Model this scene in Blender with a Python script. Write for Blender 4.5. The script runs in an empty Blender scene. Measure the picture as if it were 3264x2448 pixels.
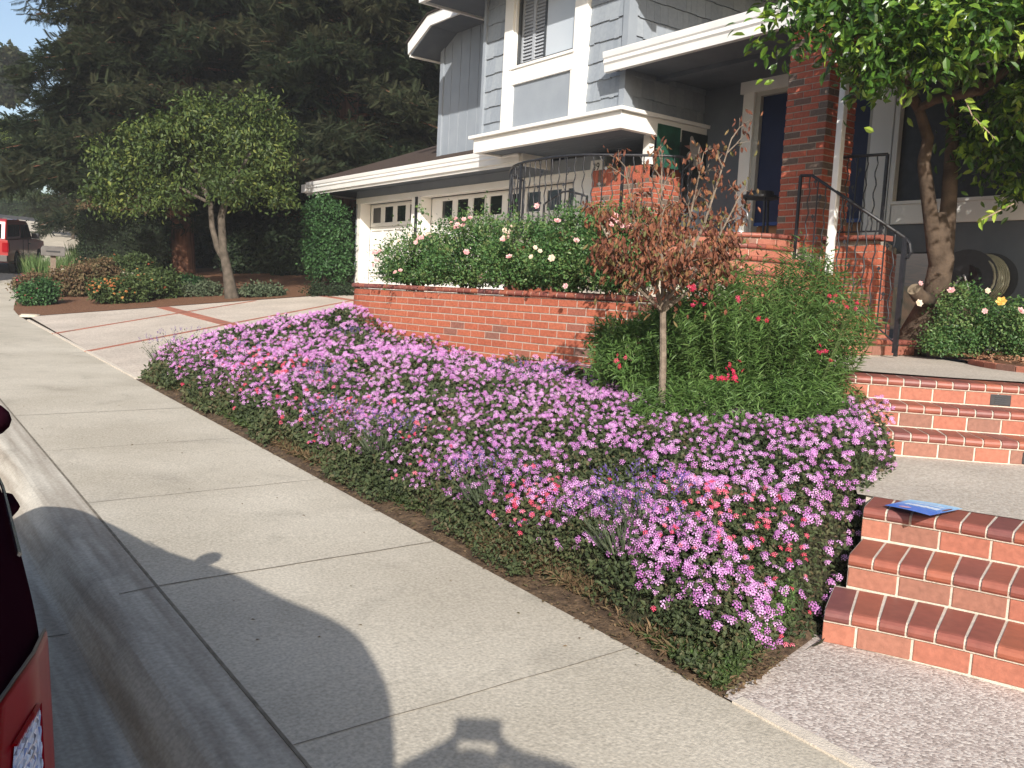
import bpy, math, random
import numpy as np
from mathutils import Vector, Matrix
rng = np.random.default_rng(7); random.seed(7)
SC = bpy.context.scene
COL = SC.collection
R = math.radians
# ------------------------------------------------------------------ camera
EYE = Vector((0, 0, 1.45)); FPX = 2822.0
yaw, pitch, roll = R(36.6), R(5.7), R(3.0)
fw = Vector((math.sin(yaw)*math.cos(pitch), math.cos(yaw)*math.cos(pitch), -math.sin(pitch)))
r0 = Vector((math.cos(yaw), -math.sin(yaw), 0)); u0 = r0.cross(fw)
rt = r0*math.cos(roll)+u0*math.sin(roll); up = -r0*math.sin(roll)+u0*math.cos(roll)
cd = bpy.data.cameras.new('camera'); cam = bpy.data.objects.new('camera', cd); COL.objects.link(cam)
cd.sensor_width = 36; cd.lens = 36*FPX/3264; cd.clip_end = 600; cd.clip_start = 0.02
cam.matrix_world = Matrix(((rt.x, up.x, -fw.x, EYE.x), (rt.y, up.y, -fw.y, EYE.y), (rt.z, up.z, -fw.z, EYE.z), (0, 0, 0, 1)))
SC.camera = cam
# ------------------------------------------------------------------ light
LDIR = Vector((1.0, 1.4, -0.875)).normalized()
w = bpy.data.worlds.new('World'); SC.world = w; w.use_nodes = True
nt = w.node_tree; bg = nt.nodes['Background']; sk = nt.nodes.new('ShaderNodeTexSky'); sk.sky_type = 'NISHITA'
sk.sun_disc = False; sk.sun_elevation = math.asin(-LDIR.z); sk.sun_rotation = math.atan2(-LDIR.x, -LDIR.y)
sk.air_density = 1.0; sk.dust_density = 2.0; sk.ozone_density = 1.0
nt.links.new(sk.outputs[0], bg.inputs[0]); bg.inputs[1].default_value = 0.12
sl = bpy.data.lights.new('sun', 'SUN'); sl.energy = 4.4; sl.angle = R(0.55); sl.color = (1.0, 0.95, 0.88)
so = bpy.data.objects.new('sun', sl); COL.objects.link(so); so.rotation_euler = LDIR.to_track_quat('-Z', 'Y').to_euler()
SC.view_settings.view_transform = 'Standard'; SC.view_settings.look = 'None'
SC.view_settings.exposure = 0.56; SC.view_settings.gamma = 1
SC.cycles.max_bounces = 6; SC.cycles.diffuse_bounces = 3; SC.cycles.glossy_bounces = 3
SC.cycles.transmission_bounces = 4; SC.cycles.transparent_max_bounces = 6
SC.cycles.use_denoising = True
# ------------------------------------------------------------------ helpers
D = 3264/2212.0
def ray(px, py): return (fw*FPX+rt*(px*D-1632)-up*(py*D-1224)).normalized()   # pixels of a 2212 px wide view
def atX(px, py, X): d = ray(px, py); return EYE+d*(X/d.x)
def atY(px, py, Y): d = ray(px, py); return EYE+d*(Y/d.y)
def atZ(px, py, Z): d = ray(px, py); return EYE+d*((Z-EYE.z)/d.z)
def atD(px, py, dep): d = ray(px, py); return EYE+d*(dep/d.dot(fw))
def S(y):
    e = 0 if y < 18 else (.035*(y-18)**2/12 if y < 24 else .105+.035*(min(y, 62)-24))
    if y > 38: e += .075*(min(y, 62)-38)
    return .03*min(y, 62)+e
def CV(y): return 0 if y < 18 else (.023*(y-18)**2 if y < 34 else .023*256+.736*(y-34))
def GL(x, y): return S(y)+.036+.11*(x-2.41-CV(y)*.6)
def onG(px, py, f=GL):
    d = ray(px, py); t = 1.0
    while t < 90:
        p = EYE+d*t
        if p.z < f(p.x, p.y): return p
        t += .05
    return p
def tag(o, label=None, cat=None, group=None, kind=None):
    if label: o['label'] = label
    if cat: o['category'] = cat
    if group: o['group'] = group
    if kind: o['kind'] = kind
    return o
def thing(name, label, cat, loc=(0, 0, 0), rz=0, group=None):
    o = bpy.data.objects.new(name, None); COL.objects.link(o); o.location = loc; o.rotation_euler = (0, 0, rz)
    o.empty_display_size = .1
    return tag(o, label, cat, group)
def copy_tree(o, parent=None):
    c = o.copy(); COL.objects.link(c); c.parent = parent
    for ch in [q for q in bpy.data.objects if q.parent == o and q != c]: copy_tree(ch, c)
    return c
def mesh_np(name, V, F, mats, parent=None, mi=None, rnd=None, smooth=False, uv=None):
    """V (n,3); F list of faces or (m,k) array"""
    me = bpy.data.meshes.new(name)
    V = np.asarray(V, np.float32)
    if isinstance(F, np.ndarray):
        m, k = F.shape
        me.vertices.add(len(V)); me.vertices.foreach_set('co', V.ravel())
        me.loops.add(m*k); me.loops.foreach_set('vertex_index', F.astype(np.int32).ravel())
        me.polygons.add(m); me.polygons.foreach_set('loop_start', (np.arange(m)*k).astype(np.int32))
    else:
        ln = np.fromiter((len(f) for f in F), np.int32, len(F)); st = np.zeros(len(F), np.int32)
        if len(F): st[1:] = np.cumsum(ln)[:-1]
        me.vertices.add(len(V)); me.vertices.foreach_set('co', V.ravel())
        me.loops.add(int(ln.sum())); me.loops.foreach_set('vertex_index', np.fromiter((i for f in F for i in f), np.int32, int(ln.sum())))
        me.polygons.add(len(F)); me.polygons.foreach_set('loop_start', st)
    for mt in (mats if isinstance(mats, (list, tuple)) else [mats]): me.materials.append(mt)
    if mi is not None: me.polygons.foreach_set('material_index', np.asarray(mi, np.int32))
    me.update(calc_edges=True)
    me.polygons.foreach_set('use_smooth', np.full(len(me.polygons), bool(smooth)))
    if rnd is not None:
        a = me.attributes.new('rnd', 'FLOAT', 'POINT'); a.data.foreach_set('value', np.asarray(rnd, np.float32))
    o = bpy.data.objects.new(name, me); COL.objects.link(o)
    if parent: o.parent = parent
    return o
class MB:
    def __init__(s): s.v = []; s.f = []; s.m = []; s.r = []; s.cm = 0
    def add(s, V, F, r=None):
        b = len(s.v); s.v += [tuple(q) for q in V]; s.f += [tuple(i+b for i in f) for f in F]; s.m += [s.cm]*len(F)
        s.r += [random.random() if r is None else r]*len(V)
    def box(s, a, b, r=None):
        x0, y0, z0 = a; x1, y1, z1 = b
        x0, x1 = min(x0, x1), max(x0, x1); y0, y1 = min(y0, y1), max(y0, y1); z0, z1 = min(z0, z1), max(z0, z1)
        s.add([(x0,y0,z0),(x1,y0,z0),(x1,y1,z0),(x0,y1,z0),(x0,y0,z1),(x1,y0,z1),(x1,y1,z1),(x0,y1,z1)],
              [(0,3,2,1),(4,5,6,7),(0,1,5,4),(1,2,6,5),(2,3,7,6),(3,0,4,7)], r)
    def hexa(s, P, r=None):   # 8 points: bottom 4 ccw, top 4
        s.add(P, [(0,3,2,1),(4,5,6,7),(0,1,5,4),(1,2,6,5),(2,3,7,6),(3,0,4,7)], r)
    def prism(s, poly, off):  # extrude a 3D polygon by vector off
        n = len(poly); off = Vector(off); P = [Vector(p) for p in poly]
        s.add(P+[p+off for p in P], [tuple(range(n))[::-1], tuple(range(n, 2*n))]+[(i, (i+1) % n, n+(i+1) % n, n+i) for i in range(n)])
    def tube(s, pts, rad, n=8, caps=True, r=None):
        pts = [Vector(p) for p in pts]; m = len(pts)
        rad = rad if isinstance(rad, (list, tuple)) else [rad]*m
        V = []; F = []; pa = None
        for i, p in enumerate(pts):
            t = (pts[min(i+1, m-1)]-pts[max(i-1, 0)]).normalized()
            if pa is None: pa = t.orthogonal().normalized()
            pa = (pa-t*pa.dot(t)).normalized(); pb = t.cross(pa)
            for k in range(n):
                a = 2*math.pi*k/n; V.append(p+(pa*math.cos(a)+pb*math.sin(a))*rad[i])
        for i in range(m-1):
            for k in range(n): F.append((i*n+k, i*n+(k+1) % n, (i+1)*n+(k+1) % n, (i+1)*n+k))
        if caps: F.append(tuple(range(n))[::-1]); F.append(tuple((m-1)*n+k for k in range(n)))
        s.add(V, F, r)
    def cyl(s, a, b, r, n=16): s.tube([a, b], r, n)
    def disc(s, c, nrm, r, h, n=20): c = Vector(c); nrm = Vector(nrm).normalized(); s.tube([c-nrm*h/2, c+nrm*h/2], r, n)
    def build(s, name, mats, parent=None, smooth=False, bevel=0, sub=0, auto=None):
        o = mesh_np(name, s.v, s.f, mats, parent, s.m, s.r, smooth)
        if bevel:
            b = o.modifiers.new('b', 'BEVEL'); b.width = bevel; b.segments = 2; b.limit_method = 'ANGLE'; b.angle_limit = R(40)
        if sub: q = o.modifiers.new('s', 'SUBSURF'); q.levels = sub; q.render_levels = sub
        return o
# ------------------------------------------------------------------ materials
def mat(name, col, col2=None, rough=.8, ns=5., bump=0., bs=None, spec=.3, metal=0., fine=None, detail=5, coat=0, coord='Object', big=None, stretch=None):
    m = bpy.data.materials.new(name); m.use_nodes = True; n = m.node_tree.nodes; l = m.node_tree.links
    p = n['Principled BSDF']; p.inputs['Roughness'].default_value = rough; p.inputs['Metallic'].default_value = metal
    p.inputs['Specular IOR Level'].default_value = spec; p.inputs['Coat Weight'].default_value = coat
    p.inputs['Base Color'].default_value = (*col, 1)
    tc = n.new('ShaderNodeTexCoord')
    if col2 is not None:
        no = n.new('ShaderNodeTexNoise'); no.inputs['Scale'].default_value = ns; no.inputs['Detail'].default_value = detail
        if stretch:
            mp = n.new('ShaderNodeMapping'); mp.inputs['Scale'].default_value = stretch; l.new(tc.outputs[coord], mp.inputs[0]); l.new(mp.outputs[0], no.inputs['Vector'])
        else: l.new(tc.outputs[coord], no.inputs['Vector'])
        rp = n.new('ShaderNodeValToRGB'); rp.color_ramp.elements[0].position = .35; rp.color_ramp.elements[1].position = .68
        rp.color_ramp.elements[0].color = (*col, 1); rp.color_ramp.elements[1].color = (*col2, 1)
        l.new(no.outputs['Fac'], rp.inputs[0]); out = rp.outputs[0]
        if fine:
            n2 = n.new('ShaderNodeTexNoise'); n2.inputs['Scale'].default_value = fine[0]; n2.inputs['Detail'].default_value = 3
            l.new(tc.outputs[coord], n2.inputs['Vector'])
            mr = n.new('ShaderNodeMapRange'); mr.inputs[1].default_value = .3; mr.inputs[2].default_value = .7
            mr.inputs[3].default_value = 1-fine[1]; mr.inputs[4].default_value = 1+fine[1]; l.new(n2.outputs['Fac'], mr.inputs[0])
            mx = n.new('ShaderNodeVectorMath'); mx.operation = 'SCALE'; l.new(out, mx.inputs[0]); l.new(mr.outputs[0], mx.inputs['Scale']); out = mx.outputs[0]
        if big:
            n3 = n.new('ShaderNodeTexNoise'); n3.inputs['Scale'].default_value = big[0]; n3.inputs['Detail'].default_value = 6; n3.inputs['Distortion'].default_value = .8; l.new(tc.outputs[coord], n3.inputs['Vector'])
            m3 = n.new('ShaderNodeMapRange'); m3.inputs[1].default_value = .56; m3.inputs[2].default_value = .70; m3.inputs[3].default_value = 1; m3.inputs[4].default_value = 1-big[1]; l.new(n3.outputs['Fac'], m3.inputs[0])
            x3 = n.new('ShaderNodeVectorMath'); x3.operation = 'SCALE'; l.new(out, x3.inputs[0]); l.new(m3.outputs[0], x3.inputs['Scale']); out = x3.outputs[0]
        l.new(out, p.inputs['Base Color'])
    if bump:
        nb = n.new('ShaderNodeTexNoise'); nb.inputs['Scale'].default_value = bs or ns*4; nb.inputs['Detail'].default_value = 4
        l.new(tc.outputs[coord], nb.inputs['Vector']); b = n.new('ShaderNodeBump'); b.inputs['Strength'].default_value = bump; b.inputs['Distance'].default_value = .01
        l.new(nb.outputs['Fac'], b.inputs['Height']); l.new(b.outputs[0], p.inputs['Normal'])
    return m
def rmat(name, cols, rough=.6, trans=0., spec=.3, noise=0., ns=30, bump=0.):
    """colour picked per element from the rnd attribute"""
    m = bpy.data.materials.new(name); m.use_nodes = True; n = m.node_tree.nodes; l = m.node_tree.links
    p = n['Principled BSDF']; p.inputs['Roughness'].default_value = rough; p.inputs['Specular IOR Level'].default_value = spec
    a = n.new('ShaderNodeAttribute'); a.attribute_name = 'rnd'
    rp = n.new('ShaderNodeValToRGB'); e = rp.color_ramp.elements
    while len(e) < len(cols): e.new(.5)
    for i, c in enumerate(cols): e[i].position = i/(len(cols)-1) if len(c) == 3 else c[3]; e[i].color = (*c[:3], 1)
    l.new(a.outputs['Fac'], rp.inputs[0]); out = rp.outputs[0]
    if noise or bump:
        tc = n.new('ShaderNodeTexCoord'); n2 = n.new('ShaderNodeTexNoise'); n2.inputs['Scale'].default_value = ns; n2.inputs['Detail'].default_value = 4
        l.new(tc.outputs['Object'], n2.inputs['Vector'])
        mr = n.new('ShaderNodeMapRange'); mr.inputs[1].default_value = .3; mr.inputs[2].default_value = .7
        mr.inputs[3].default_value = 1-noise; mr.inputs[4].default_value = 1+noise; l.new(n2.outputs['Fac'], mr.inputs[0])
        mx = n.new('ShaderNodeVectorMath'); mx.operation = 'SCALE'; l.new(out, mx.inputs[0]); l.new(mr.outputs[0], mx.inputs['Scale']); out = mx.outputs[0]
        if bump:
            b = n.new('ShaderNodeBump'); b.inputs['Strength'].default_value = bump; b.inputs['Distance'].default_value = .01
            l.new(n2.outputs['Fac'], b.inputs['Height']); l.new(b.outputs[0], p.inputs['Normal'])
    l.new(out, p.inputs['Base Color'])
    if trans:
        t = n.new('ShaderNodeBsdfTranslucent'); l.new(out, t.inputs[0]); mx = n.new('ShaderNodeMixShader'); mx.inputs[0].default_value = trans
        l.new(p.outputs[0], mx.inputs[1]); l.new(t.outputs[0], mx.inputs[2]); l.new(mx.outputs[0], n['Material Output'].inputs[0])
    return m
def aggregate(name, cols, scale):
    m = bpy.data.materials.new(name); m.use_nodes = True; n = m.node_tree.nodes; l = m.node_tree.links; p = n['Principled BSDF']
    p.inputs['Roughness'].default_value = .85; p.inputs['Specular IOR Level'].default_value = .25
    tc = n.new('ShaderNodeTexCoord'); vo = n.new('ShaderNodeTexVoronoi'); vo.inputs['Scale'].default_value = scale
    l.new(tc.outputs['Object'], vo.inputs['Vector']); sp = n.new('ShaderNodeSeparateColor'); l.new(vo.outputs['Color'], sp.inputs[0])
    rp = n.new('ShaderNodeValToRGB'); e = rp.color_ramp.elements
    while len(e) < len(cols): e.new(.5)
    for i, c in enumerate(cols): e[i].position = i/(len(cols)-1); e[i].color = (*c, 1)
    l.new(sp.outputs[0], rp.inputs[0])
    no = n.new('ShaderNodeTexNoise'); no.inputs['Scale'].default_value = 1.3; no.inputs['Detail'].default_value = 4; l.new(tc.outputs['Object'], no.inputs['Vector'])
    mr = n.new('ShaderNodeMapRange'); mr.inputs[1].default_value = .3; mr.inputs[2].default_value = .7; mr.inputs[3].default_value = .88; mr.inputs[4].default_value = 1.1
    l.new(no.outputs['Fac'], mr.inputs[0]); mx = n.new('ShaderNodeVectorMath'); mx.operation = 'SCALE'; l.new(rp.outputs[0], mx.inputs[0]); l.new(mr.outputs[0], mx.inputs['Scale'])
    l.new(mx.outputs[0], p.inputs['Base Color'])
    b = n.new('ShaderNodeBump'); b.inputs['Strength'].default_value = .5; b.inputs['Distance'].default_value = .004; b.invert = True
    l.new(vo.outputs['Distance'], b.inputs['Height']); l.new(b.outputs[0], p.inputs['Normal'])
    return m
CONC = mat('concrete', (.42, .375, .30), (.53, .48, .395), .9, 1.1, .3, 90, .2, fine=(75, .20), detail=9, big=(2.3, .13))
CONCG = mat('gutter_concrete', (.30, .26, .21), (.50, .46, .39), .9, 3.0, .25, 60, .2, fine=(60, .15), stretch=(5, .25, 5), big=(3.0, .2))
GROUT = mat('dark_joint', (.13, .11, .085), (.24, .21, .165), .95, 20)
MORTAR = mat('mortar', (.52, .46, .38), (.62, .55, .46), .95, 25, .4, 120)
MORTW = mat('wall_mortar', (.37, .315, .265), (.46, .40, .34), .95, 25, .3, 120)
ASPH = mat('asphalt', (.045, .045, .048), (.07, .07, .072), .95, 6, .5, 150, fine=(200, .3))
AGG = aggregate('exposed_aggregate', [(.30, .25, .22), (.42, .35, .31), (.52, .45, .40), (.62, .56, .50)], 95)
AGGP = aggregate('path_aggregate', [(.38, .33, .27), (.47, .41, .35), (.55, .50, .43)], 80)
AGGD = aggregate('pink_aggregate', [(.40, .335, .275), (.50, .43, .36), (.58, .51, .43)], 60)
SOIL = mat('soil', (.055, .035, .022), (.13, .085, .05), .95, 14, .8, 60, fine=(50, .4))
MULCH = mat('bark_mulch', (.10, .045, .022), (.22, .11, .06), .95, 30, 1.0, 70, fine=(80, .5))
DARKG = mat('undergrowth_ground', (.02, .018, .01), (.06, .035, .02), .95, 3, .5, 20)
GRASSG = mat('dry_lawn', (.06, .08, .02), (.14, .12, .05), .95, 3, .5, 40)
BR_RED = rmat('brick_red', [(.35, .10, .058, 0), (.38, .11, .062, .3), (.41, .125, .07, .6), (.36, .105, .062, .85), (.27, .105, .075, .93), (.21, .11, .085, 1)], .85, 0, .2, .16, 45, .35)
BR_PIL = rmat('brick_pillar', [(.33, .085, .05, 0), (.40, .11, .065, .35), (.34, .095, .058, .72), (.13, .09, .07, .79), (.16, .12, .095, 1)], .85, 0, .2, .2, 45, .35)
BR_CAP = rmat('brick_bullnose', [(.21, .068, .052), (.24, .076, .056), (.30, .095, .06), (.18, .066, .06), (.33, .105, .06)], .5, 0, .4, .12, 25, .1)
BR_RIS = rmat('brick_riser', [(.34, .125, .083), (.37, .14, .093), (.31, .115, .078), (.40, .16, .105), (.23, .12, .09)], .8, 0, .25, .13, 40, .25)
WHITE = mat('white_paint', (.78, .76, .71), (.83, .81, .77), .55, 2, .05, 40)
GUTW = mat('gutter_white', (.74, .73, .70), (.80, .79, .76), .4, 2)
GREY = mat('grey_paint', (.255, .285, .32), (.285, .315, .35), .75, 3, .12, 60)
GREYD = mat('grey_shaded_paint', (.10, .115, .135), (.125, .14, .16), .8, 3, .12, 60)  # same house grey, darkened in the colour for the porch shade
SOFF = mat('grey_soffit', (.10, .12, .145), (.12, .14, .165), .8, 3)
SHAKE = rmat('grey_shakes', [(.245, .275, .31), (.27, .30, .335), (.30, .33, .36)], .8, 0, .2, .06, 20, .15)
ROOF = rmat('roof_shingle', [(.025, .02, .018), (.05, .04, .035), (.09, .055, .04)], .95, 0, .2, .4, 30, .3)
GLASS = mat('dark_glass', (.012, .016, .018), None, .06, spec=.5)
GLASSB = mat('reflection_glass', (.42, .47, .52), (.50, .54, .58), .12, .8, spec=.6)  # bright reflection in the upper window, put into the pane colour
BLACK = mat('black_iron', (.012, .013, .016), (.02, .02, .024), .45, 20, spec=.5)
NAVY = mat('navy_blue', (.006, .012, .05), (.008, .016, .06), .5, 3)
NAVYL = mat('blue_rail', (.02, .06, .22), None, .4)
WOODW = mat('warm_wood', (.28, .12, .04), (.42, .20, .08), .5, 6)
BARK = mat('bark', (.055, .045, .034), (.115, .095, .075), .95, 8, .8, 40)
BARKD = mat('citrus_bark', (.055, .038, .026), (.12, .085, .06), .95, 7, .8, 40)
BARKR = mat('redwood_bark', (.10, .045, .028), (.27, .13, .08), .95, 3, 1, 14)
_n = BARKR.node_tree; _t = [q for q in _n.nodes if q.type == 'TEX_COORD'][0]; _m = _n.nodes.new('ShaderNodeMapping'); _m.inputs['Scale'].default_value = (3.5, 3.5, .22)
for _l in list(_t.outputs['Object'].links): _k = _l.to_socket; _n.links.new(_m.outputs[0], _k)
_n.links.new(_t.outputs['Object'], _m.inputs[0])
TWIG = mat('twig', (.25, .17, .12), (.36, .27, .2), .9, 15)
# ------------------------------------------------------------------ swept ground sheets
def sweep(name, prof, ys, m, rel=S, curve=True, parent=None, smooth=False):
    V = []; F = []; n = len(prof)
    for y in ys:
        c = CV(y) if curve else 0
        for x, z in prof: V.append((x+c, y, rel(y)+z))
    for j in range(len(ys)-1):
        for i in range(n-1): a = j*n+i; F.append((a, a+1, a+n+1, a+n))
    return mesh_np(name, V, F, m, parent, smooth=smooth)
YS = [-12, -6, -3]+[i*1.0 for i in range(-2, 64)]+[70, 85, 120, 200]
tag(sweep('street', [(-120, -.12), (-40, -.1), (-8, -.09), (-6, -.09), (.16, -.105)], YS, ASPH), kind='structure')
tag(sweep('kerb', [(.14, -.30), (.14, -.10), (.3, -.112), (.55, -.128), (.655, -.131), (.675, -.127), (.69, -.115), (.735, -.06), (.775, -.022), (.79, -.010), (.81, -.001), (.835, .004), (1.008, .014), (1.008, -.02)], YS, CONCG), kind='structure')
# sidewalk with tooled joints
jy = [-3.39, -1.95, -.51, .93, 2.37, 3.84, 5.28, 6.72, 8.16, 9.6]+[9.6+1.5*i for i in range(1, 30)]
tag(sweep('sidewalk', [(1.015, -.2), (1.015, .012), (1.022, .0153), (2.405, .036), (2.41, .030), (2.41, -.2)], [-12, -6]+[i*.5 for i in range(-8, 92)]+[50, 60, 80, 120], CONC), kind='structure')
tag(sweep('kerb_joint', [(1.007, .0178), (1.018, .0182)], YS, GROUT), kind='structure')
mb = MB()
for i, y in enumerate(jy):
    if y > 24: break
    wj = .0042 if i % 3 == 2 else .0022; c = CV(y)
    for k in range(8):
        x0_ = 1.02+k*.173; x1_ = x0_+.173; j0 = .003*math.sin(k*2.1+i); j1 = .003*math.sin((k+1)*2.1+i)
        mb.add([(x0_+c, y-wj+j0, S(y)+.015*x0_+.0028), (x1_+c, y-wj+j1, S(y)+.015*x1_+.0028), (x1_+c, y+wj+j1, S(y)+.015*x1_+.0028), (x0_+c, y+wj+j0, S(y)+.015*x0_+.0028)], [(0, 1, 2, 3)])
    if i % 3 == 2:
        kp = [(.14, -.098), (.3, -.110), (.55, -.126), (.66, -.129), (.70, -.125), (.735, -.108), (.77, -.072), (.80, -.032), (.83, -.005), (.865, .007), (1.006, .017)]
        for (xa, za), (xb, zb_) in zip(kp[:-1], kp[1:]): mb.add([(xa+c, y-.004, S(y)+za), (xb+c, y-.004, S(y)+zb_), (xb+c, y+.004, S(y)+zb_), (xa+c, y+.004, S(y)+za)], [(0, 1, 2, 3)])
tag(mb.build('pavement_joints', GROUT), kind='structure')
# one large terrain sheet under everything
def terr(x, y):
    c = CV(y); xr = x-c
    if xr < 1.0: return S(y)-.32
    if xr < 2.41: return S(y)-.05
    if y < 2.2 or (xr > 4 and y < 3.6):
        return S(y)-.06 if xr < 3.95 else (.35 if xr < 5.6 else (.5 if xr < 7.4 else .95))
    if y < 10.6:
        return min(S(y)+.036+.2*(xr-2.41)-.05, 1.0+.03*max(0, xr-6))-.12
    return min(GL(x, y)-.05, 6)
gx = np.concatenate([[-150, -60, -20, -5, 0], np.arange(.9, 3.2, .1), np.arange(3.4, 14, .5), np.arange(14, 60, 2), [80, 150]])
gy = np.concatenate([[-80, -20, -8, -4], np.arange(-2, 12, .4), np.arange(12.4, 60, 1.0), [70, 100, 200]])
V = [(x, y, terr(x, y)) for y in gy for x in gx]; nx = len(gx)
tag(mesh_np('terrain', V, [(j*nx+i, j*nx+i+1, (j+1)*nx+i+1, (j+1)*nx+i) for j in range(len(gy)-1) for i in range(nx-1)], DARKG), kind='structure')
def patch(name, poly, zf, m, step=.4, thick=.0, kind='structure'):
    """polygon patch (ccw list) gridded roughly: triangulated fan rows through bmesh"""
    import bmesh
    bm = bmesh.new(); vs = [bm.verts.new((x, y, 0)) for x, y in poly]; bm.faces.new(vs)
    x0, x1 = min(p[0] for p in poly), max(p[0] for p in poly); y0, y1 = min(p[1] for p in poly), max(p[1] for p in poly)
    for ax, lo, hi in ((0, x0, x1), (1, y0, y1)):
        t = lo+step
        while t < hi:
            co = [0, 0, 0]; no = [0, 0, 0]; co[ax] = t; no[ax] = 1
            bmesh.ops.bisect_plane(bm, geom=bm.verts[:]+bm.edges[:]+bm.faces[:], plane_co=co, plane_no=no); t += step
    for v in bm.verts: v.co.z = zf(v.co.x, v.co.y)
    me = bpy.data.meshes.new(name); bmesh.ops.recalc_face_normals(bm, faces=bm.faces); bm.to_mesh(me); bm.free(); me.materials.append(m)
    me.polygons.foreach_set('use_smooth', np.ones(len(me.polygons), bool))
    o = bpy.data.objects.new(name, me); COL.objects.link(o)
    if kind: o['kind'] = kind
    return o
DRV = [(2.415, 10.0), (4.2, 10.3), (6.2, 10.6), (7.6, 10.9), (9.6, 11.3), (9.6, 19.6), (9.2, 19.2), (8.4, 18.3), (2.53, 18.35)]
patch('driveway', DRV, lambda x, y: GL(x, y)+.006, AGGD, .8)
dg = lambda x, y: GL(x, y)+.010
def brick_band(pts, wid, bl, name='driveway_band'):
    mb = MB()
    for (a, b) in zip(pts[:-1], pts[1:]):
        a = Vector(a); b = Vector(b); L = (b-a).length; n = max(1, int(L/bl)); d = (b-a)/L; nr = Vector((-d.y, d.x))
        for i in range(n):
            p = a+d*(i*bl+.006); q = a+d*((i+1)*bl-.006)
            cs = [p-nr*wid/2, q-nr*wid/2, q+nr*wid/2, p+nr*wid/2]
            mb.hexa([(c.x, c.y, GL(c.x, c.y)-.03) for c in cs]+[(c.x, c.y, GL(c.x, c.y)+.012) for c in cs])
    return tag(mb.build(name, BR_RIS), kind='structure')
brick_band([(2.42, 15.15), (4.3, 16.5), (6.8, 18.25)], .085, .21)
brick_band([(2.42, 12.7), (4.95, 14.45), (9.0, 17.2)], .085, .21)
brick_band([(4.86, 18.3), (4.86, 10.6)], .23, .10)
brick_band([(8.2, 11.2), (8.2, 18.2)], .16, .1)
mb = MB()
for a, b in zip(np.arange(10.1, 18.2, .45)[:-1], np.arange(10.1, 18.2, .45)[1:]):
    mb.hexa([(2.412, a, S(a)), (2.455, a, S(a)), (2.455, b, S(b)), (2.412, b, S(b)), (2.412, a, S(a)+.048), (2.455, a, S(a)+.05), (2.455, b, S(b)+.05), (2.412, b, S(b)+.048)])
tag(mb.build('driveway_mortar_edge', MORTAR), kind='structure')
# ------------------------------------------------------------------ brickwork
class Path:
    def __init__(s, pts, n=200, close=False):
        P = [Vector((p[0], p[1])) for p in pts]
        C = []   # catmull-rom
        for i in range(len(P)-1):
            p0 = P[max(i-1, 0)]; p1 = P[i]; p2 = P[i+1]; p3 = P[min(i+2, len(P)-1)]
            for k in range(12):
                t = k/12; C.append(.5*((2*p1)+(p2-p0)*t+(2*p0-5*p1+4*p2-p3)*t*t+(3*p1-p0-3*p2+p3)*t**3))
        C.append(P[-1]); s.C = C if len(P) > 2 else P
        s.L = [0]
        for a, b in zip(s.C[:-1], s.C[1:]): s.L.append(s.L[-1]+(b-a).length)
        s.len = s.L[-1]
    def at(s, t):
        t0 = min(max(t, 0), s.len); i = 0
        lo, hi = 0, len(s.L)-2
        while lo < hi:
            m = (lo+hi+1)//2
            if s.L[m] <= t0: lo = m
            else: hi = m-1
        i = lo; d = (s.C[i+1]-s.C[i]); l = d.length; d = d/l
        p = s.C[i]+d*(t-s.L[i]); return p, Vector((d.y, -d.x))
def prof_run(mb, path, s0, s1, prof, zf, r=None, seg=1):
    """extrude profile [(out,z)] along path s0..s1"""
    n = len(prof); V = []; F = []
    for k in range(seg+1):
        p, nr = path.at(s0+(s1-s0)*k/seg); z = zf(p.x, p.y) if callable(zf) else zf
        for o, h in prof: V.append((p.x+nr.x*o, p.y+nr.y*o, z+h))
    for k in range(seg):
        for i in range(n): F.append((k*n+i, k*n+(i+1) % n, (k+1)*n+(i+1) % n, (k+1)*n+i))
    F.append(tuple(range(n))[::-1]); F.append(tuple(seg*n+i for i in range(n)))
    mb.add(V, F, r)
def bull_prof(dep, h, out=.022):
    r = h*.5; a = [(-dep, 0), (out-r*.6, 0)]
    for k in range(7):
        t = -math.pi/2+math.pi*k/6; a.append((out-r+r*math.cos(t), r+r*math.sin(t)))
    a += [(-dep, h)]
    return a[::-1]
def box_prof(d, h, o=0): return [(-d, 0), (-d, h), (o, h), (o, 0)]
def brick_wall(mb, path, z0, z1, course=.0693, bl=.2067, dep=.1, gap=.0125, zmin=None, s0=0, s1=None, phase=0):
    s1 = path.len if s1 is None else s1; nc = max(1, int(round((z1-z0)/course)))
    for c in range(nc):
        z = z0+c*course; off = (c+phase) % 2*bl/2; s = s0-off
        while s < s1:
            a = max(s+gap/2, s0); b = min(s+bl-gap/2, s1)
            if b-a > .012:
                j = random.uniform(-.0015, .0015)
                prof_run(mb, path, a, b, [(-dep, 0), (-dep, course-gap), (j, course-gap), (j, 0)], z, seg=1 if len(path.C) < 3 else 2)
            s += bl
def mortar_wall(mb, path, z0, z1, dep=.09, rec=.006):
    prof_run(mb, path, 0, path.len, [(-dep, 0), (-dep, z1-z0), (-rec, z1-z0), (-rec, 0)], z0, .5, seg=max(1, int(path.len/.12)))
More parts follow.
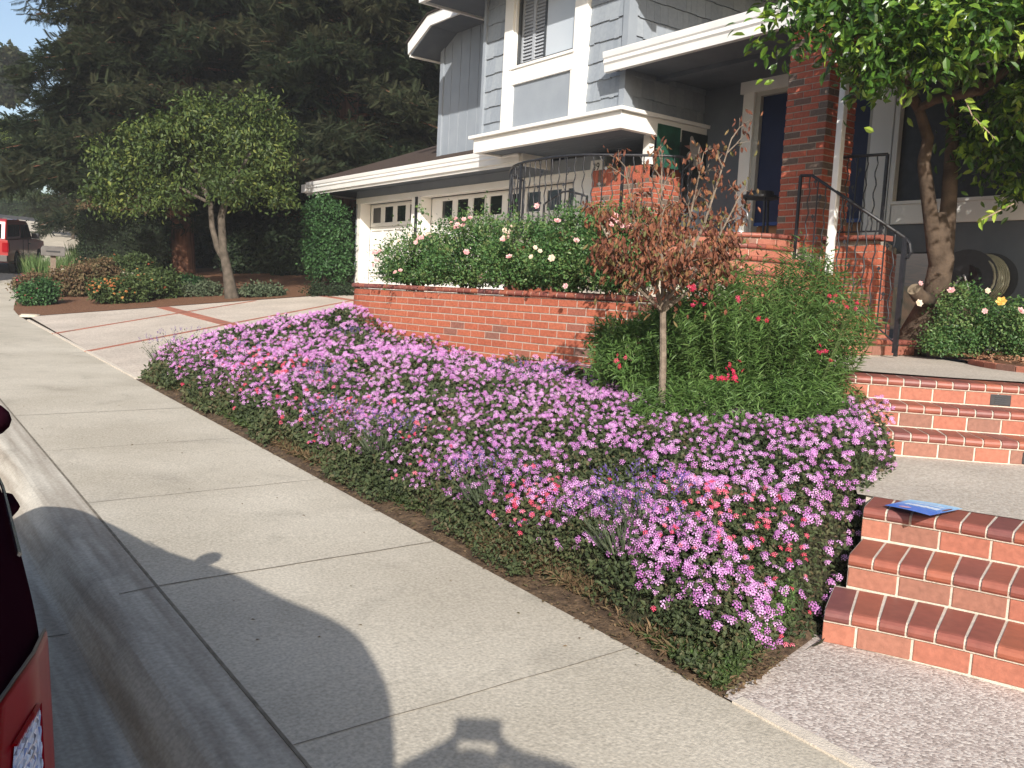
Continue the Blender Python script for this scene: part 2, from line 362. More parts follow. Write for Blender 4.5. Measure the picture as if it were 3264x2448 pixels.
def step(root, pts, z0, name, z_in=None, tread=.31, rise=.15, depth=.32, riser=.086, endcap=False):
    p = Path(pts); zb = z0 if callable(z0) else (lambda x, y: z0)
    m = MB(); n = int(p.len/.2067)
    s = -random.random()*.15
    while s < p.len:
        a, b = max(s+.005, 0), min(s+.2015, p.len)
        if b-a > .02: prof_run(m, p, a, b, box_prof(.05, riser-.004, random.uniform(.001, .003)), lambda x, y: zb(x, y)+.006, seg=2)
        s += .2067
    m.build('riser_bricks', BR_RIS, root, bevel=.003)
    m = MB(); s = 0.0; u = .1033
    while s < p.len-.01:
        a, b = s+.0045, min(s+u-.0045, p.len)
        prof_run(m, p, a+.001, b-.001, bull_prof(depth+random.uniform(-.003, .003), rise-riser-.010), lambda x, y: zb(x, y)+riser+.008)
        s += u
    m.build('tread_bricks', BR_CAP, root, bevel=.0025)
    m = MB(); seg = max(2, int(p.len/.1))
    prof_run(m, p, .002, p.len-.002, [(-depth-.02, -.25), (-depth-.02, rise-.004), (-.015, rise-.0045), (.006, rise-.012), (.014, rise-.03), (.006, riser+.006), (-.003, riser+.004), (-.003, -.25)], zb, .5, seg)
    m.build('mortar', MORTAR, root)
lower = thing('front_steps', 'lowest flight of three red brick steps rising from the sidewalk to the aggregate landing', 'steps', group='brick step flights')
step(lower, [(3.145, 2.025), (3.275, 1.77), (3.39, 1.47), (3.50, 1.10), (3.58, .6), (3.62, 0), (3.62, -1.6)], .107, 's1')
step(lower, [(3.47, 2.14), (3.56, 1.92), (3.67, 1.64), (3.80, 1.2), (3.88, .65), (3.92, 0), (3.92, -1.6)], .257, 's2')
step(lower, [(3.775, 2.275), (3.88, 2.02), (3.985, 1.70), (4.10, 1.25), (4.18, .65), (4.22, 0), (4.22, -1.6)], .407, 's3')
upper = thing('front_steps', 'upper flight of three curved brick steps between landing and house path, with a small vent', 'steps', group='brick step flights')
U = [[(5.05, 3.25), (5.25, 2.98), (5.43, 2.78), (5.56, 2.61), (5.77, 2.41), (6.15, 1.95), (6.5, 1.3), (6.7, .5), (6.75, -1.2)]]
def offs(P, d):
    q = Path(P); o = []
    for k in range(9): p, n = q.at(q.len*k/8); o.append((p.x-n.x*d, p.y-n.y*d))
    return o
U2 = offs(U[0], .29); U3 = offs(U[0], .58)
step(upper, U[0], .575, 'u1'); step(upper, U2, .725, 'u2'); step(upper, U3, .875, 'u3')
# landing, lower walk and upper path
patch('front_walk', [(2.41, 1.89), (2.41, -2.5), (3.9, -2.5), (3.9, .2), (3.8, 1.0), (3.5, 1.75), (3.32, 2.12), (3.0, 2.06), (2.45, 1.93), (2.41, 1.91)], lambda x, y: S(y)+.036+.018*(x-2.41)+.004, AGG, .6)
mb = MB()
for a in np.arange(-2.53, 1.6, .4): mb.hexa([(2.405, a, .0), (2.465, a, .0), (2.46, a+.4, .0), (2.405, a+.4, .0), (2.405, a, S(a)+.044), (2.465, a, S(a)+.046), (2.46, a+.4, S(a+.4)+.046), (2.405, a+.4, S(a+.4)+.044)])
tag(mb.build('walk_mortar_edge', MORTAR), kind='structure')
patch('landing', [(4.0, 2.45), (4.3, 1.6), (4.5, .6), (4.5, -2.5), (7.3, -2.5), (7.3, .3), (6.6, 1.9), (5.9, 2.9), (5.3, 3.4), (4.9, 3.1)], lambda x, y: .556+.012*(x-4)+.0, AGGP, .8)
patch('house_path', [(5.9, 3.9), (6.3, 3.2), (6.9, 2.5), (7.3, 1.6), (7.35, -2.5), (9.0, -2.5), (8.9, .5), (7.9, 2.3), (7.75, 3.35), (8.27, 4.1), (8.56, 4.5), (8.75, 5.2), (6.4, 5.4)], lambda x, y: 1.028+.008*(x-6), AGGP, .8)
patch('mulch_bed', [(8.74, 5.2), (8.58, 4.55), (8.24, 4.1), (7.7, 3.4), (7.85, 2.3), (8.7, .5), (8.7, -3), (10, -3), (10, 5.2)], lambda x, y: 1.075+.04*math.sin(x*3)*math.sin(y*2.3), MULCH, .3)
mb = MB(); mb.prism([(4.03, 2.42, .2), (4.2, 2.1, .2), (5.3, 2.9, .2), (5.2, 3.3, .2), (4.88, 3.12, .2)], (0, 0, .352)); tag(mb.build('landing_edge', MORTAR), kind='structure')
# vents in the risers
def riser_vent(P, s, z, label):
    q = Path(P); p, n = q.at(s); t = Vector((-n.y, n.x)); v = thing('step_vent', label, 'vent', (p.x, p.y, z), math.atan2(n.y, n.x))
    m = MB(); m.box((-.02, -.065, 0), (.006, .065, .075)); m.build('vent_frame', BLACK, v, bevel=.003)
    m = MB()
    for i in range(4): m.box((.006, -.035, .014+i*.014), (.010, .035, .020+i*.014))
    m.build('louvre', mat('vent_slats', (.04, .042, .05), None, .5), v)
def near_s(P, pt):
    q = Path(P); return min(((q.at(s)[0]-Vector(pt)).length, s) for s in np.linspace(0, q.len, 300))[1]
pv = atZ(2140, 855, .93); riser_vent(U3, near_s(U3, (pv.x, pv.y)), .883, 'small black louvred light set in the riser of the topmost curved step')
pv = atZ(2207, 987, .60); riser_vent(U[0], near_s(U[0], (pv.x, pv.y)), .583, 'black light set low in the bottom riser of the upper flight, cut by the frame')
# ------------------------------------------------------------------ planter wall
PW = [(7.4, 10.35), (6.3, 10.28), (5.5, 10.1), (4.95, 9.85), (4.66, 9.45), (4.62, 9.0), (4.70, 8.2), (4.82, 7.3), (4.93, 6.5), (5.04, 5.9), (5.17, 5.4), (5.45, 4.85), (5.95, 4.55), (6.6, 4.6)]
pw = Path(PW)
wall = thing('brick_planter_wall', 'long curved red brick retaining wall with rounded brick cap holding the rose bed', 'garden wall')
ZC = 1.502
mb = MB(); brick_wall(mb, pw, ZC-.055-13*.0693, ZC-.055, dep=.1); mb.build('wall_bricks', BR_RED, wall)
mb = MB(); mortar_wall(mb, pw, .35, ZC-.058); mb.build('wall_mortar', MORTW, wall)
mb = MB(); s = 0
while s < pw.len:
    prof_run(mb, pw, s+.005, s+.0985, bull_prof(.2, .052, .03), ZC-.053); s += .1033
mb.build('cap_bricks', BR_CAP, wall, bevel=.002)
mb = MB(); prof_run(mb, pw, 0, pw.len, bull_prof(.19, .045, .024), ZC-.050, .5, 90); mb.build('cap_mortar', MORTAR, wall)
patch('planter_soil', [(7.3, 10.2), (5.6, 10.0), (4.85, 9.5), (4.8, 9.0), (4.9, 8.2), (5.02, 7.3), (5.15, 6.5), (5.3, 5.7), (5.7, 5.0), (6.5, 4.8), (6.9, 5.3), (7.2, 7.0), (7.2, 9.5)], lambda x, y: 1.42, SOIL, .5)
# ------------------------------------------------------------------ stairs to the porch
stairs = thing('porch_stairs', 'brick stairs with rounded nosings climbing from the path to the shaded front porch', 'stairs')
ZL = [1.05, 1.21, 1.37, 1.52, 1.67, 1.82, 1.97, 2.11, 2.25]
def endx(px, py, Y): return atY(px, py, Y).x
NOSE = [ [(6.3, 4.86), (8.72, 4.86)],
 [(6.6, 5.02), (8.45, 5.02)], [(6.5, 5.2), (8.2, 5.2)],
 [(6.4, 5.36), (8.05, 5.36)], [(6.2, 6.4), (6.35, 5.95), (6.8, 5.6), (7.4, 5.5), (7.98, 5.52)],
 [(6.25, 7.6), (6.4, 6.7), (6.75, 6.0), (7.2, 5.72), (7.9, 5.66)], [(6.5, 8.0), (6.75, 6.9), (7.1, 6.15), (7.4, 5.9), (7.9, 5.84)],
 [(6.75, 8.6), (6.95, 7.5), (7.35, 6.6), (7.62, 6.2), (7.85, 6.02), (8.2, 5.98)]]
for i, P in enumerate(NOSE):
    p = Path(P); z = ZL[i]; rise = ZL[i+1]-z; m = MB(); s = 0
    if i == 0:
        mm = MB()
        q = Path([(8.72, 4.86), (8.72, 5.8)]); brick = [(q, .0, .9)]
        for (a, b) in ((.0, .2), (.206, .41)): prof_run(mm, q, a+.005, b, box_prof(.05, .085), z+.006)
        mm.build('riser_bricks', BR_RIS, stairs)
    while s < p.len:
        prof_run(m, p, max(s+.005, 0), min(s+.2, p.len), box_prof(.05, rise-.072, .003), z+.006, seg=3); s += .2067
    m.build('riser_bricks', BR_RIS, stairs)
    m = MB(); s = p.len
    while s > .1: prof_run(m, p, s-.0985, s-.004, bull_prof(.29, .052, .028), z+rise-.055); s -= .1033
    m.build('tread_bricks', BR_CAP, stairs, bevel=.002)
    m = MB(); prof_run(m, p, 0, p.len-.004, [(-.45, -.3), (-.45, rise-.006), (-.012, rise-.008), (-.010, rise-.03), (-.010, -.3)], z, .5, max(2, int(p.len/.07)))
    m.build('mortar', MORTAR, stairs)
# porch floor
pf = [(7.85, 6.1), (7.62, 6.3), (7.4, 6.7), (7.0, 7.6), (6.95, 8.4), (7.0, 9.4), (7.3, 10.2), (8.0, 10.7), (9.98, 10.9), (9.98, 5.90), (8.4, 5.17), (8.35, 6.0)]
mb = MB(); mb.prism([(x, y, 2.243) for x, y in pf], (0, 0, -.10)); porch = mb.build('porch_floor', AGGP); tag(porch, kind='structure')
base = thing('porch_wall', 'dark brick base wall carrying the porch platform beside the stairs', 'brick wall')
q = Path([(8.33, 6.0), (8.33, 5.12)]); mb = MB(); brick_wall(mb, q, .98, 2.16); q2 = Path([(8.37, 5.139), (9.98, 5.89)]); brick_wall(mb, q2, 1.0, 2.15)
mb.build('wall_bricks', BR_RED, base); mb = MB(); mortar_wall(mb, q, .9, 2.15); mortar_wall(mb, q2, .9, 2.15)
mb.box((8.45, 6.0, 1.0), (9.9, 10.6, 2.1)); mb.build('wall_mortar', MORTW, base)
q3 = Path([(7.35, 10.2), (7.05, 9.4), (7.0, 8.4), (7.05, 7.6), (7.45, 6.7)]); mb = MB(); brick_wall(mb, q3, 1.3, 2.15); mb.build('porch_front_bricks', BR_RED, base)
mb = MB(); mortar_wall(mb, q3, 1.2, 2.16); mb.build('porch_front_mortar', MORTW, base)
mb = MB()
for k in range(17): mb.box((8.3345+.001*(k % 2), 5.112, .985+k*.0693), (8.45, 5.25, .985+k*.0693+.0573))
mb.build('corner_bricks', BR_RED, base)
mb = MB(); q4 = Path([(8.3, 6.0), (8.3, 5.1)])
s = 0
while s < .85: prof_run(mb, q4, s+.004, s+.1, bull_prof(.2, .052, .03), 2.2); s += .1033
mb.build('platform_cap', BR_CAP, base)
# ------------------------------------------------------------------ house
H = thing('house', 'grey shingled two storey house with white trim, overhanging upper floor and white garage doors', 'house', (10, 12, 1.2))
H['label'] = 'grey shingled two storey house with white trim and an overhanging upper floor'
def hb(name, m, boxes, bevel=0):
    mb = MB()
    for a, b in boxes: mb.box(a, b)
    o = mb.build(name, m, H, bevel=bevel); o.matrix_parent_inverse = Matrix.Translation((-10, -12, -1.2)); return o
def hp(o, parent=None):
    o.parent = parent or H
    if parent is None: o.matrix_parent_inverse = Matrix.Translation((-10, -12, -1.2))
    return o
X0 = 10.0
# ground floor walls
G0 = 9.57
hb('garage_wall', GREY, [((G0, 19.24, 1.0), (G0+.2, 19.45, 3.76)), ((G0+.002, 16.41, 3.53), (G0+.2, 19.24, 3.76)), ((G0+.002, 10.7, 3.53), (G0+.2, 16.41, 3.76)), ((G0+.2, 19.26, 1.0), (G0+9, 19.45, 3.76))])
hb('garage_trim', WHITE, [((G0-.03, 19.16, 1.1), (G0+.23, 19.33, 3.41)), ((G0-.035, 10.85, 3.41), (G0+.2, 19.39, 3.53)),
   ((G0-.03, 16.38, 1.1), (G0+.23, 16.77, 3.41)), ((G0-.045, 16.37, 1.1), (G0-.03, 16.48, 3.41)), ((G0-.03, 10.9, 1.1), (G0+.23, 11.42, 3.41))], .004)
hb('dark_post_strip', BLACK, [((G0-.07, 16.50, 1.1), (G0-.03, 16.56, 3.41))])  # narrow black upright strip on the trim between the garage doors
def garage_door(y0, y1, pys, label):
    g = bpy.data.objects.new('garage_door', None); COL.objects.link(g); g['label'] = label; hp(g)
    xf = G0+.24; m = MB()
    m.box((xf+.03, y0, 1.1), (xf+.06, y1, 3.41))
    tops = [3.40, 2.87, 2.34, 1.81, 1.28]
    for i in range(4):
        z1 = tops[i]; z0 = tops[i+1]+.012
        m.box((xf, y0, z0), (xf+.03, y1, z0+.09)); m.box((xf, y0, z1-.08), (xf+.03, y1, z1))
        for j, py in enumerate(pys):
            lo = py-.584 if j < len(pys)-1 else y0
            if i == 0: m.box((xf, lo, z0+.09), (xf+.03, py-.40, z1-.08))
            else:
                c = py-.20; m.box((xf, c-.34, z0+.09), (xf+.03, c-.25, z1-.08)); m.box((xf+.012, c-.20, z0+.12), (xf+.028, c+.20, z1-.11))
        m.box((xf, pys[0]+(0 if i == 0 else .04), z0+.09), (xf+.03, y1, z1-.08))
    m.build('door_panels', WHITE, g, bevel=.006)
    for py in pys:
        m = MB(); m.box((xf+.018, py-.40, 2.97), (xf+.026, py, 3.32)); m.build('window_pane', GLASS, g)
    return g
garage_door(16.77, 19.16, [19.06, 18.48, 17.90, 17.32], 'single white garage door with four small panes left of the post')
garage_door(11.42, 16.38, [15.97, 15.39, 14.81, 14.23, 13.64, 13.05, 12.47, 11.89], 'double white garage door with a row of eight panes behind the railing')
# garage eave, gutter, roof
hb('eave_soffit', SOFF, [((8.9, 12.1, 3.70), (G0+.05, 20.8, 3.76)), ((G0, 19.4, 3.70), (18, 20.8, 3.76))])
def gutter(name, y0, y1, x, z0, z1, parent=H):
    m = MB(); h = z1-z0
    prof = [(0, 0), (.075, 0), (.085, h*.35), (.105, h*.45), (.10, h*.62), (.115, h*.7), (.125, h*.95), (.125, h), (.10, h), (.09, h*.9), (0, h*.9)]
    m.prism([(x-px, y0, z0+pz) for px, pz in prof], (0, y1-y0, 0)); o = m.build(name, GUTW); hp(o); return o
gutter('garage_gutter', 12.06, 20.67, 8.93, 3.67, 3.91)
hb('fascia', GUTW, [((8.90, 12.06, 3.62), (8.94, 20.81, 3.87)), ((8.90, 12.02, 3.60), (9.5, 12.06, 3.89)), ((8.86, 20.79, 3.66), (18, 20.83, 3.87)), ((8.79, 20.67, 3.68), (8.92, 20.9, 3.87))])
mb = MB(); zr = lambda x: 3.93+.42*(x-8.82)
mb.hexa([(8.82, 9.2, zr(8.82)-.06), (14.0, 9.2, zr(14.0)-.06), (14.0, 15.57, zr(14.0)-.06), (8.82, 20.75, zr(8.82)-.06), (8.82, 9.2, zr(8.82)), (14.0, 9.2, zr(14.0)), (14.0, 15.57, zr(14.0)), (8.82, 20.75, zr(8.82))])
mb.add([(8.82, 20.77, 3.93), (14.0, 15.57, zr(14.0)), (18, 15.57, zr(14.0)), (18, 20.77, 3.93)], [(0, 1, 2, 3)])
hp(mb.build('garage_roof', ROOF))
# vertical board wall standing on the garage roof
mb = MB()
mb.box((9.17, 15.10, 3.9), (9.3, 15.22, 6.2))
ys = [15.10, 14.84, 14.53, 14.22, 13.91, 13.60, 13.29, 12.98, 12.5]
for a, b in zip(ys[1:], ys[:-1]): mb.box((9.2, a+.007, 3.9), (9.3, b-.007, 6.5))
mb.box((9.225, 12.3, 3.9), (13, 15.2, 6.5)); hp(mb.build('vertical_siding', GREY, bevel=.003))
# shingled upper bump-out
BX = 8.40; BY0, BY1 = 9.10, 12.56
hb('upper_wall_core', GREY, [((BX+.034, BY0+.034, 3.9), (BX+.15, 10.2, 7.4)), ((BX+.034, 11.69, 3.9), (BX+.15, BY1-.03, 7.4)), ((BX+.036, 10.2, 3.9), (BX+.15, 11.69, 5.0)), ((BX+.15, BY0+.034, 3.9), (14, BY1-.03, 7.4))])
def shakes(name, faces):
    mb = MB()
    for (kind, a, b, fixed, zl) in faces:
        z = zl
        k = 0
        while z < 7.1:
            s = a
            while s < b-.01:
                wdt = random.choice([.09, .12, .15, .18, .22]); e = min(s+wdt, b); dz = random.uniform(-.010, .010); g = .0015
                t0, t1 = .034+random.uniform(-.002, .002), .010; zz0 = z+dz; zz1 = z+.285
                if kind == 'x':
                    P = [(fixed-t0, s+g, zz0), (fixed, s+g, zz0), (fixed, e-g, zz0), (fixed-t0, e-g, zz0), (fixed-t1, s+g, zz1), (fixed, s+g, zz1), (fixed, e-g, zz1), (fixed-t1, e-g, zz1)]
                else:
                    P = [(s+g, fixed-t0, zz0), (e-g, fixed-t0, zz0), (e-g, fixed, zz0), (s+g, fixed, zz0), (s+g, fixed-t1, zz1), (e-g, fixed-t1, zz1), (e-g, fixed, zz1), (s+g, fixed, zz1)]
                mb.hexa(P); s = e
            z += .262
    return hp(mb.build(name, SHAKE))
for fc in [('x', 11.9, BY1-.06, BX+.032, 3.98), ('x', 9.2, 9.93, BX+.032, 3.98), ('y', BX+.1, 14, BY0+.032, 3.98)]: shakes('shake_siding', [fc])
hb('corner_board', GREY, [((BX-.03, BY1-.07, 3.98), (BX+.05, BY1, 7.2))]); hb('corner_board', GREY, [((BX-.03, BY0-.02, 3.98), (BX+.05, BY0+.09, 7.2)), ((BX+.05, BY0-.02, 3.98), (BX+.13, BY0+.05, 7.2))])
# window bay in the bump-out
wn = bpy.data.objects.new('upper_window', None); COL.objects.link(wn); hp(wn)
def part(name, m, boxes, parent, bevel=0):
    mb = MB()
    for a, b in boxes: mb.box(a, b)
    return mb.build(name, m, parent, bevel=bevel)
part('window_trim', WHITE, [((BX-.06, 11.70, 4.05), (BX+.04, 11.92, 7.2)), ((BX-.06, 9.91, 4.05), (BX+.04, 10.19, 7.2)), ((BX-.05, 10.19, 4.74), (BX+.035, 11.70, 4.98)), ((BX-.07, 10.15, 4.975), (BX+.035, 11.74, 5.02))], wn, .004)
for jb in (((BX-.045, 11.655, 4.05), (BX+.05, 11.70, 4.74)), ((BX-.045, 10.19, 4.05), (BX+.05, 10.235, 4.74)), ((BX-.02, 11.66, 5.02), (BX+.1, 11.70, 7.2))): part('window_jamb', WHITE, [jb], wn)
part('lower_panel', GREY, [((BX-.01, 10.23, 4.05), (BX+.03, 11.66, 4.74))], wn)
part('sash', mat('dark_sash', (.05, .055, .06), None, .4), [((BX+.02, 10.25, 5.03), (BX+.06, 11.66, 5.07)), ((BX+.02, 11.61, 5.03), (BX+.06, 11.66, 7.2)), ((BX+.02, 10.94, 5.03), (BX+.06, 10.985, 7.2)), ((BX+.02, 10.22, 5.03), (BX+.06, 10.26, 7.2))], wn)
mb = MB(); z = 5.08
mb.box((BX+.105, 11.0, 5.05), (BX+.115, 11.62, 7.2))
while z < 7.1:
    for (a, b) in ((11.02, 11.28), (11.34, 11.58)):
        mb.hexa([(BX+.07, a, z), (BX+.075, a, z-.004), (BX+.075, b, z-.004), (BX+.07, b, z), (BX+.10, a, z+.045), (BX+.105, a, z+.041), (BX+.105, b, z+.041), (BX+.10, b, z+.045)])
    z += .052
mb.box((BX+.068, 11.28, 5.05), (BX+.1, 11.34, 7.2)); mb.box((BX+.068, 10.985, 5.05), (BX+.1, 11.02, 7.2)); mb.box((BX+.068, 11.58, 5.05), (BX+.1, 11.62, 7.2))
mb.build('shutter', mat('shutter_grey', (.36, .38, .41), None, .6), wn)
part('reflection_pane', GLASSB, [((BX+.03, 10.26, 5.06), (BX+.05, 10.94, 7.2))], wn)
# white band under the bump-out with boarded soffit
B0 = 8.30
hb('white_band', WHITE, [((B0, 9.03, 3.77), (B0+.10, 12.60, 4.0)), ((B0+.10, 9.03, 3.77), (X0, 9.13, 4.0)), ((B0-.06, 8.97, 4.0), (X0, 9.13, 4.05)), ((B0-.06, 9.13, 4.0), (B0+.1, 12.68, 4.05)), ((B0+.1, 12.5, 3.77), (8.9, 12.6, 4.0))], .004)
mb = MB(); y = 9.14
for k in range(12):
    xx = B0+.1+k*.137; mb.box((xx+.004, 9.14, 3.80), (xx+.133, 12.5, 3.83))
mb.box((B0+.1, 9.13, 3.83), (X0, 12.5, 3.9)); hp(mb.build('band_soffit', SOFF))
# upper roofs seen at the top left
mb = MB()
tipo, tipi, bo, bi, ro, ri = (8.6, 15.51, 6.18), (8.6, 15.49, 5.95), (8.6, 14.78, 6.54), (8.6, 14.70, 6.33), (8.6, 12.0, 6.54), (8.6, 12.0, 6.33)
mb.prism([tipo, tipi, bi, bo], (.045, 0, 0)); mb.prism([bo, bi, ri, ro], (.045, 0, 0)); hp(mb.build('rake_board', GUTW))
mb = MB(); mb.prism([(8.57, 15.56, 6.18), (8.57, 14.78, 6.57), (8.57, 12.0, 6.57), (8.57, 12.0, 6.54), (8.57, 14.78, 6.54), (8.57, 15.54, 6.15)], (4.5, 0, 0)); hp(mb.build('rear_roof', ROOF))
mb = MB(); mb.prism([(8.64, 15.46, 5.98), (8.64, 14.70, 6.36), (8.64, 12.0, 6.36), (8.64, 12.0, 6.32), (8.64, 14.70, 6.32), (8.64, 15.44, 5.94)], (4.4, 0, 0)); hp(mb.build('rear_soffit', SOFF))
hb('rear_eave_trim', GUTW, [((8.64, 15.46, 5.91), (13.0, 15.50, 5.96))])
hb('front_roof_soffit', SOFF, [((7.7, 7.5, 6.26), (14, 13.38, 6.32))])
hb('front_roof_fascia', GUTW, [((7.62, 7.4, 6.22), (7.70, 13.42, 6.46)), ((7.70, 13.38, 6.22), (14, 13.42, 6.46))])
mb = MB(); mb.hexa([(7.6, 7.4, 6.46), (14, 7.4, 8.4), (14, 13.44, 8.4), (7.6, 13.44, 6.46), (7.6, 7.4, 6.50), (14, 7.4, 8.46), (14, 13.44, 8.46), (7.6, 13.44, 6.50)]); hp(mb.build('front_roof', ROOF))
hb('upper_side_wall', GREY, [((14, 9.13, 3.9), (14.2, 16.8, 8.2))])
# porch roof
gutter('porch_gutter', -3, 9.26, 8.225, 4.50, 4.76)
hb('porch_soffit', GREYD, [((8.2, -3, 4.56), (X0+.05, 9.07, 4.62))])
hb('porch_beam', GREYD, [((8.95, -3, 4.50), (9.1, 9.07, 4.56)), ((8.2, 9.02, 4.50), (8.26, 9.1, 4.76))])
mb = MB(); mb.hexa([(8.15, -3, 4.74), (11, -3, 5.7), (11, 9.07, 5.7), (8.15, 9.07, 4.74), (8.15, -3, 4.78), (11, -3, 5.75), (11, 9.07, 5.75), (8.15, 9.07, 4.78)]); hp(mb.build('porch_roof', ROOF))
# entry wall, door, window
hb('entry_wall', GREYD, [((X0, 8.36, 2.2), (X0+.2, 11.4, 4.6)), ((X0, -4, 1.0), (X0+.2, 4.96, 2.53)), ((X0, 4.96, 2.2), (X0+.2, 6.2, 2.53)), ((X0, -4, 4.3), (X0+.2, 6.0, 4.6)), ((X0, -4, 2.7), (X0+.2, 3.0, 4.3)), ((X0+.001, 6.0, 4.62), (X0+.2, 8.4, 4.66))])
ed = bpy.data.objects.new('entry_door', None); COL.objects.link(ed); hp(ed)
part('door_frame', WHITE, [((X0-.04, 8.18, 2.24), (X0+.12, 8.37, 4.40)), ((X0-.045, 6.12, 4.40), (X0+.12, 8.43, 4.63)), ((X0-.04, 6.06, 2.24), (X0+.12, 6.36, 4.40))], ed, .004)
part('door_stop', mat('cream_frame', (.45, .43, .38), None, .6), [((X0+.0, 8.10, 2.24), (X0+.13, 8.18, 4.40)), ((X0, 6.36, 2.24), (X0+.13, 6.42, 4.40)), ((X0, 6.42, 4.34), (X0+.13, 8.10, 4.40))], ed)
part('blue_screen', NAVY, [((X0+.06, 6.42, 2.62), (X0+.08, 8.10, 4.34))], ed)
part('screen_rail', NAVYL, [((X0+.05, 6.42, 2.585), (X0+.085, 8.10, 2.63))], ed)
part('inner_door', WOODW, [((X0+.14, 6.42, 2.24), (X0+.16, 8.10, 2.6)), ((X0+.10, 8.02, 2.24), (X0+.12, 8.08, 2.58))], ed)
wr = bpy.data.objects.new('front_window', None); COL.objects.link(wr); hp(wr)
part('window_frame', WHITE, [((X0-.04, -3, 2.53), (X0+.1, 6.02, 2.76)), ((X0-.06, -3, 2.76), (X0+.1, 6.02, 2.80)), ((X0-.04, 6.0, 2.53), (X0+.1, 6.08, 4.4)), ((X0-.03, 3.0, 2.8), (X0+.1, 3.12, 4.3)), ((X0-.035, 3.0, 4.25), (X0+.1, 6.0, 4.4))], wr, .004)
part('screen_pane', mat('window_screen', (.03, .03, .033), (.045, .045, .05), .5, 10, spec=.4), [((X0+.04, 3.1, 2.8), (X0+.06, 6.0, 4.3))], wr)
hb('siding_seam', GREYD, [((X0-.008, -3, 1.50), (X0, 4.95, 1.515))])
# brick pillar with its downspout, pedestal and post
pil = bpy.data.objects.new('brick_pillar', None); COL.objects.link(pil); pil['label'] = 'tall red brick porch pillar with scattered burnt bricks'; hp(pil)
def brick_box(x0, y0, x1, y1, z0, z1, mtl, parent, soldier=False, ph=0, cl=.2067):
    mb = MB(); mo = MB()
    for k, (a, b) in enumerate((((x0, y1), (x0, y0)), ((x0, y0), (x1, y0)), ((x1, y0), (x1, y1)), ((x1, y1), (x0, y1)))):
        q = Path([a, b]); brick_wall(mb, q, z0, z1-(.2 if soldier else 0), phase=ph+k % 2)
        if soldier:
            s = 0
            while s < q.len-.03: prof_run(mb, q, s+.005, min(s+.064, q.len), box_prof(.06, .19), z1-.195); s += .0693
    mo.box((x0+.007, y0+.007, z0-.1), (x1-.007, y1-.007, z1-.003))
    mb.build('bricks', mtl, parent); mo.build('mortar', MORTW, parent)
brick_box(8.20, 5.77, 8.72, 6.29, 2.06, 4.5, BR_PIL, pil)
pd = bpy.data.objects.new('brick_pedestal', None); COL.objects.link(pd); hp(pd)
brick_box(9.02, 9.16, 9.66, 10.38, 2.25, 3.40, BR_PIL, pd, soldier=True)
hb('pedestal_post', WHITE, [((9.0, 9.18, 3.4), (9.1, 9.3, 3.80))])
mb = MB(); a = atX(1834, 178, 7.93); b = atX(1787, 578, 7.93)
mb.box((7.99, 5.43, 1.83), (8.06, 5.50, 4.56)); hp(mb.build('downspout', GUTW, bevel=.008))
# number plate
def text_mesh(name, txt, size, m, ext=.002):
    c = bpy.data.curves.new(name, 'FONT'); c.body = txt; c.size = size; c.extrude = ext; c.align_x = 'CENTER'; c.align_y = 'CENTER'
    t = bpy.data.objects.new(name, c); COL.objects.link(t); dg_ = bpy.context.evaluated_depsgraph_get(); me = bpy.data.meshes.new_from_object(t.evaluated_get(dg_)); me.name = name
    bpy.data.objects.remove(t); me.materials.clear(); me.materials.append(m); o = bpy.data.objects.new(name, me); COL.objects.link(o); return o
np_ = atX(1288, 361, 9.5)
nm = text_mesh('house_number', '39', .17, BLACK); nm.location = (np_.x-.005, np_.y, np_.z); nm.rotation_euler = (R(90), 0, R(-90)); hp(nm)
part('number_plate', WHITE, [((np_.x, np_.y-.14, np_.z-.11), (np_.x+.05, np_.y+.14, np_.z+.11))], None).name = 'number_plate'
o = bpy.data.objects['number_plate']; hp(o)
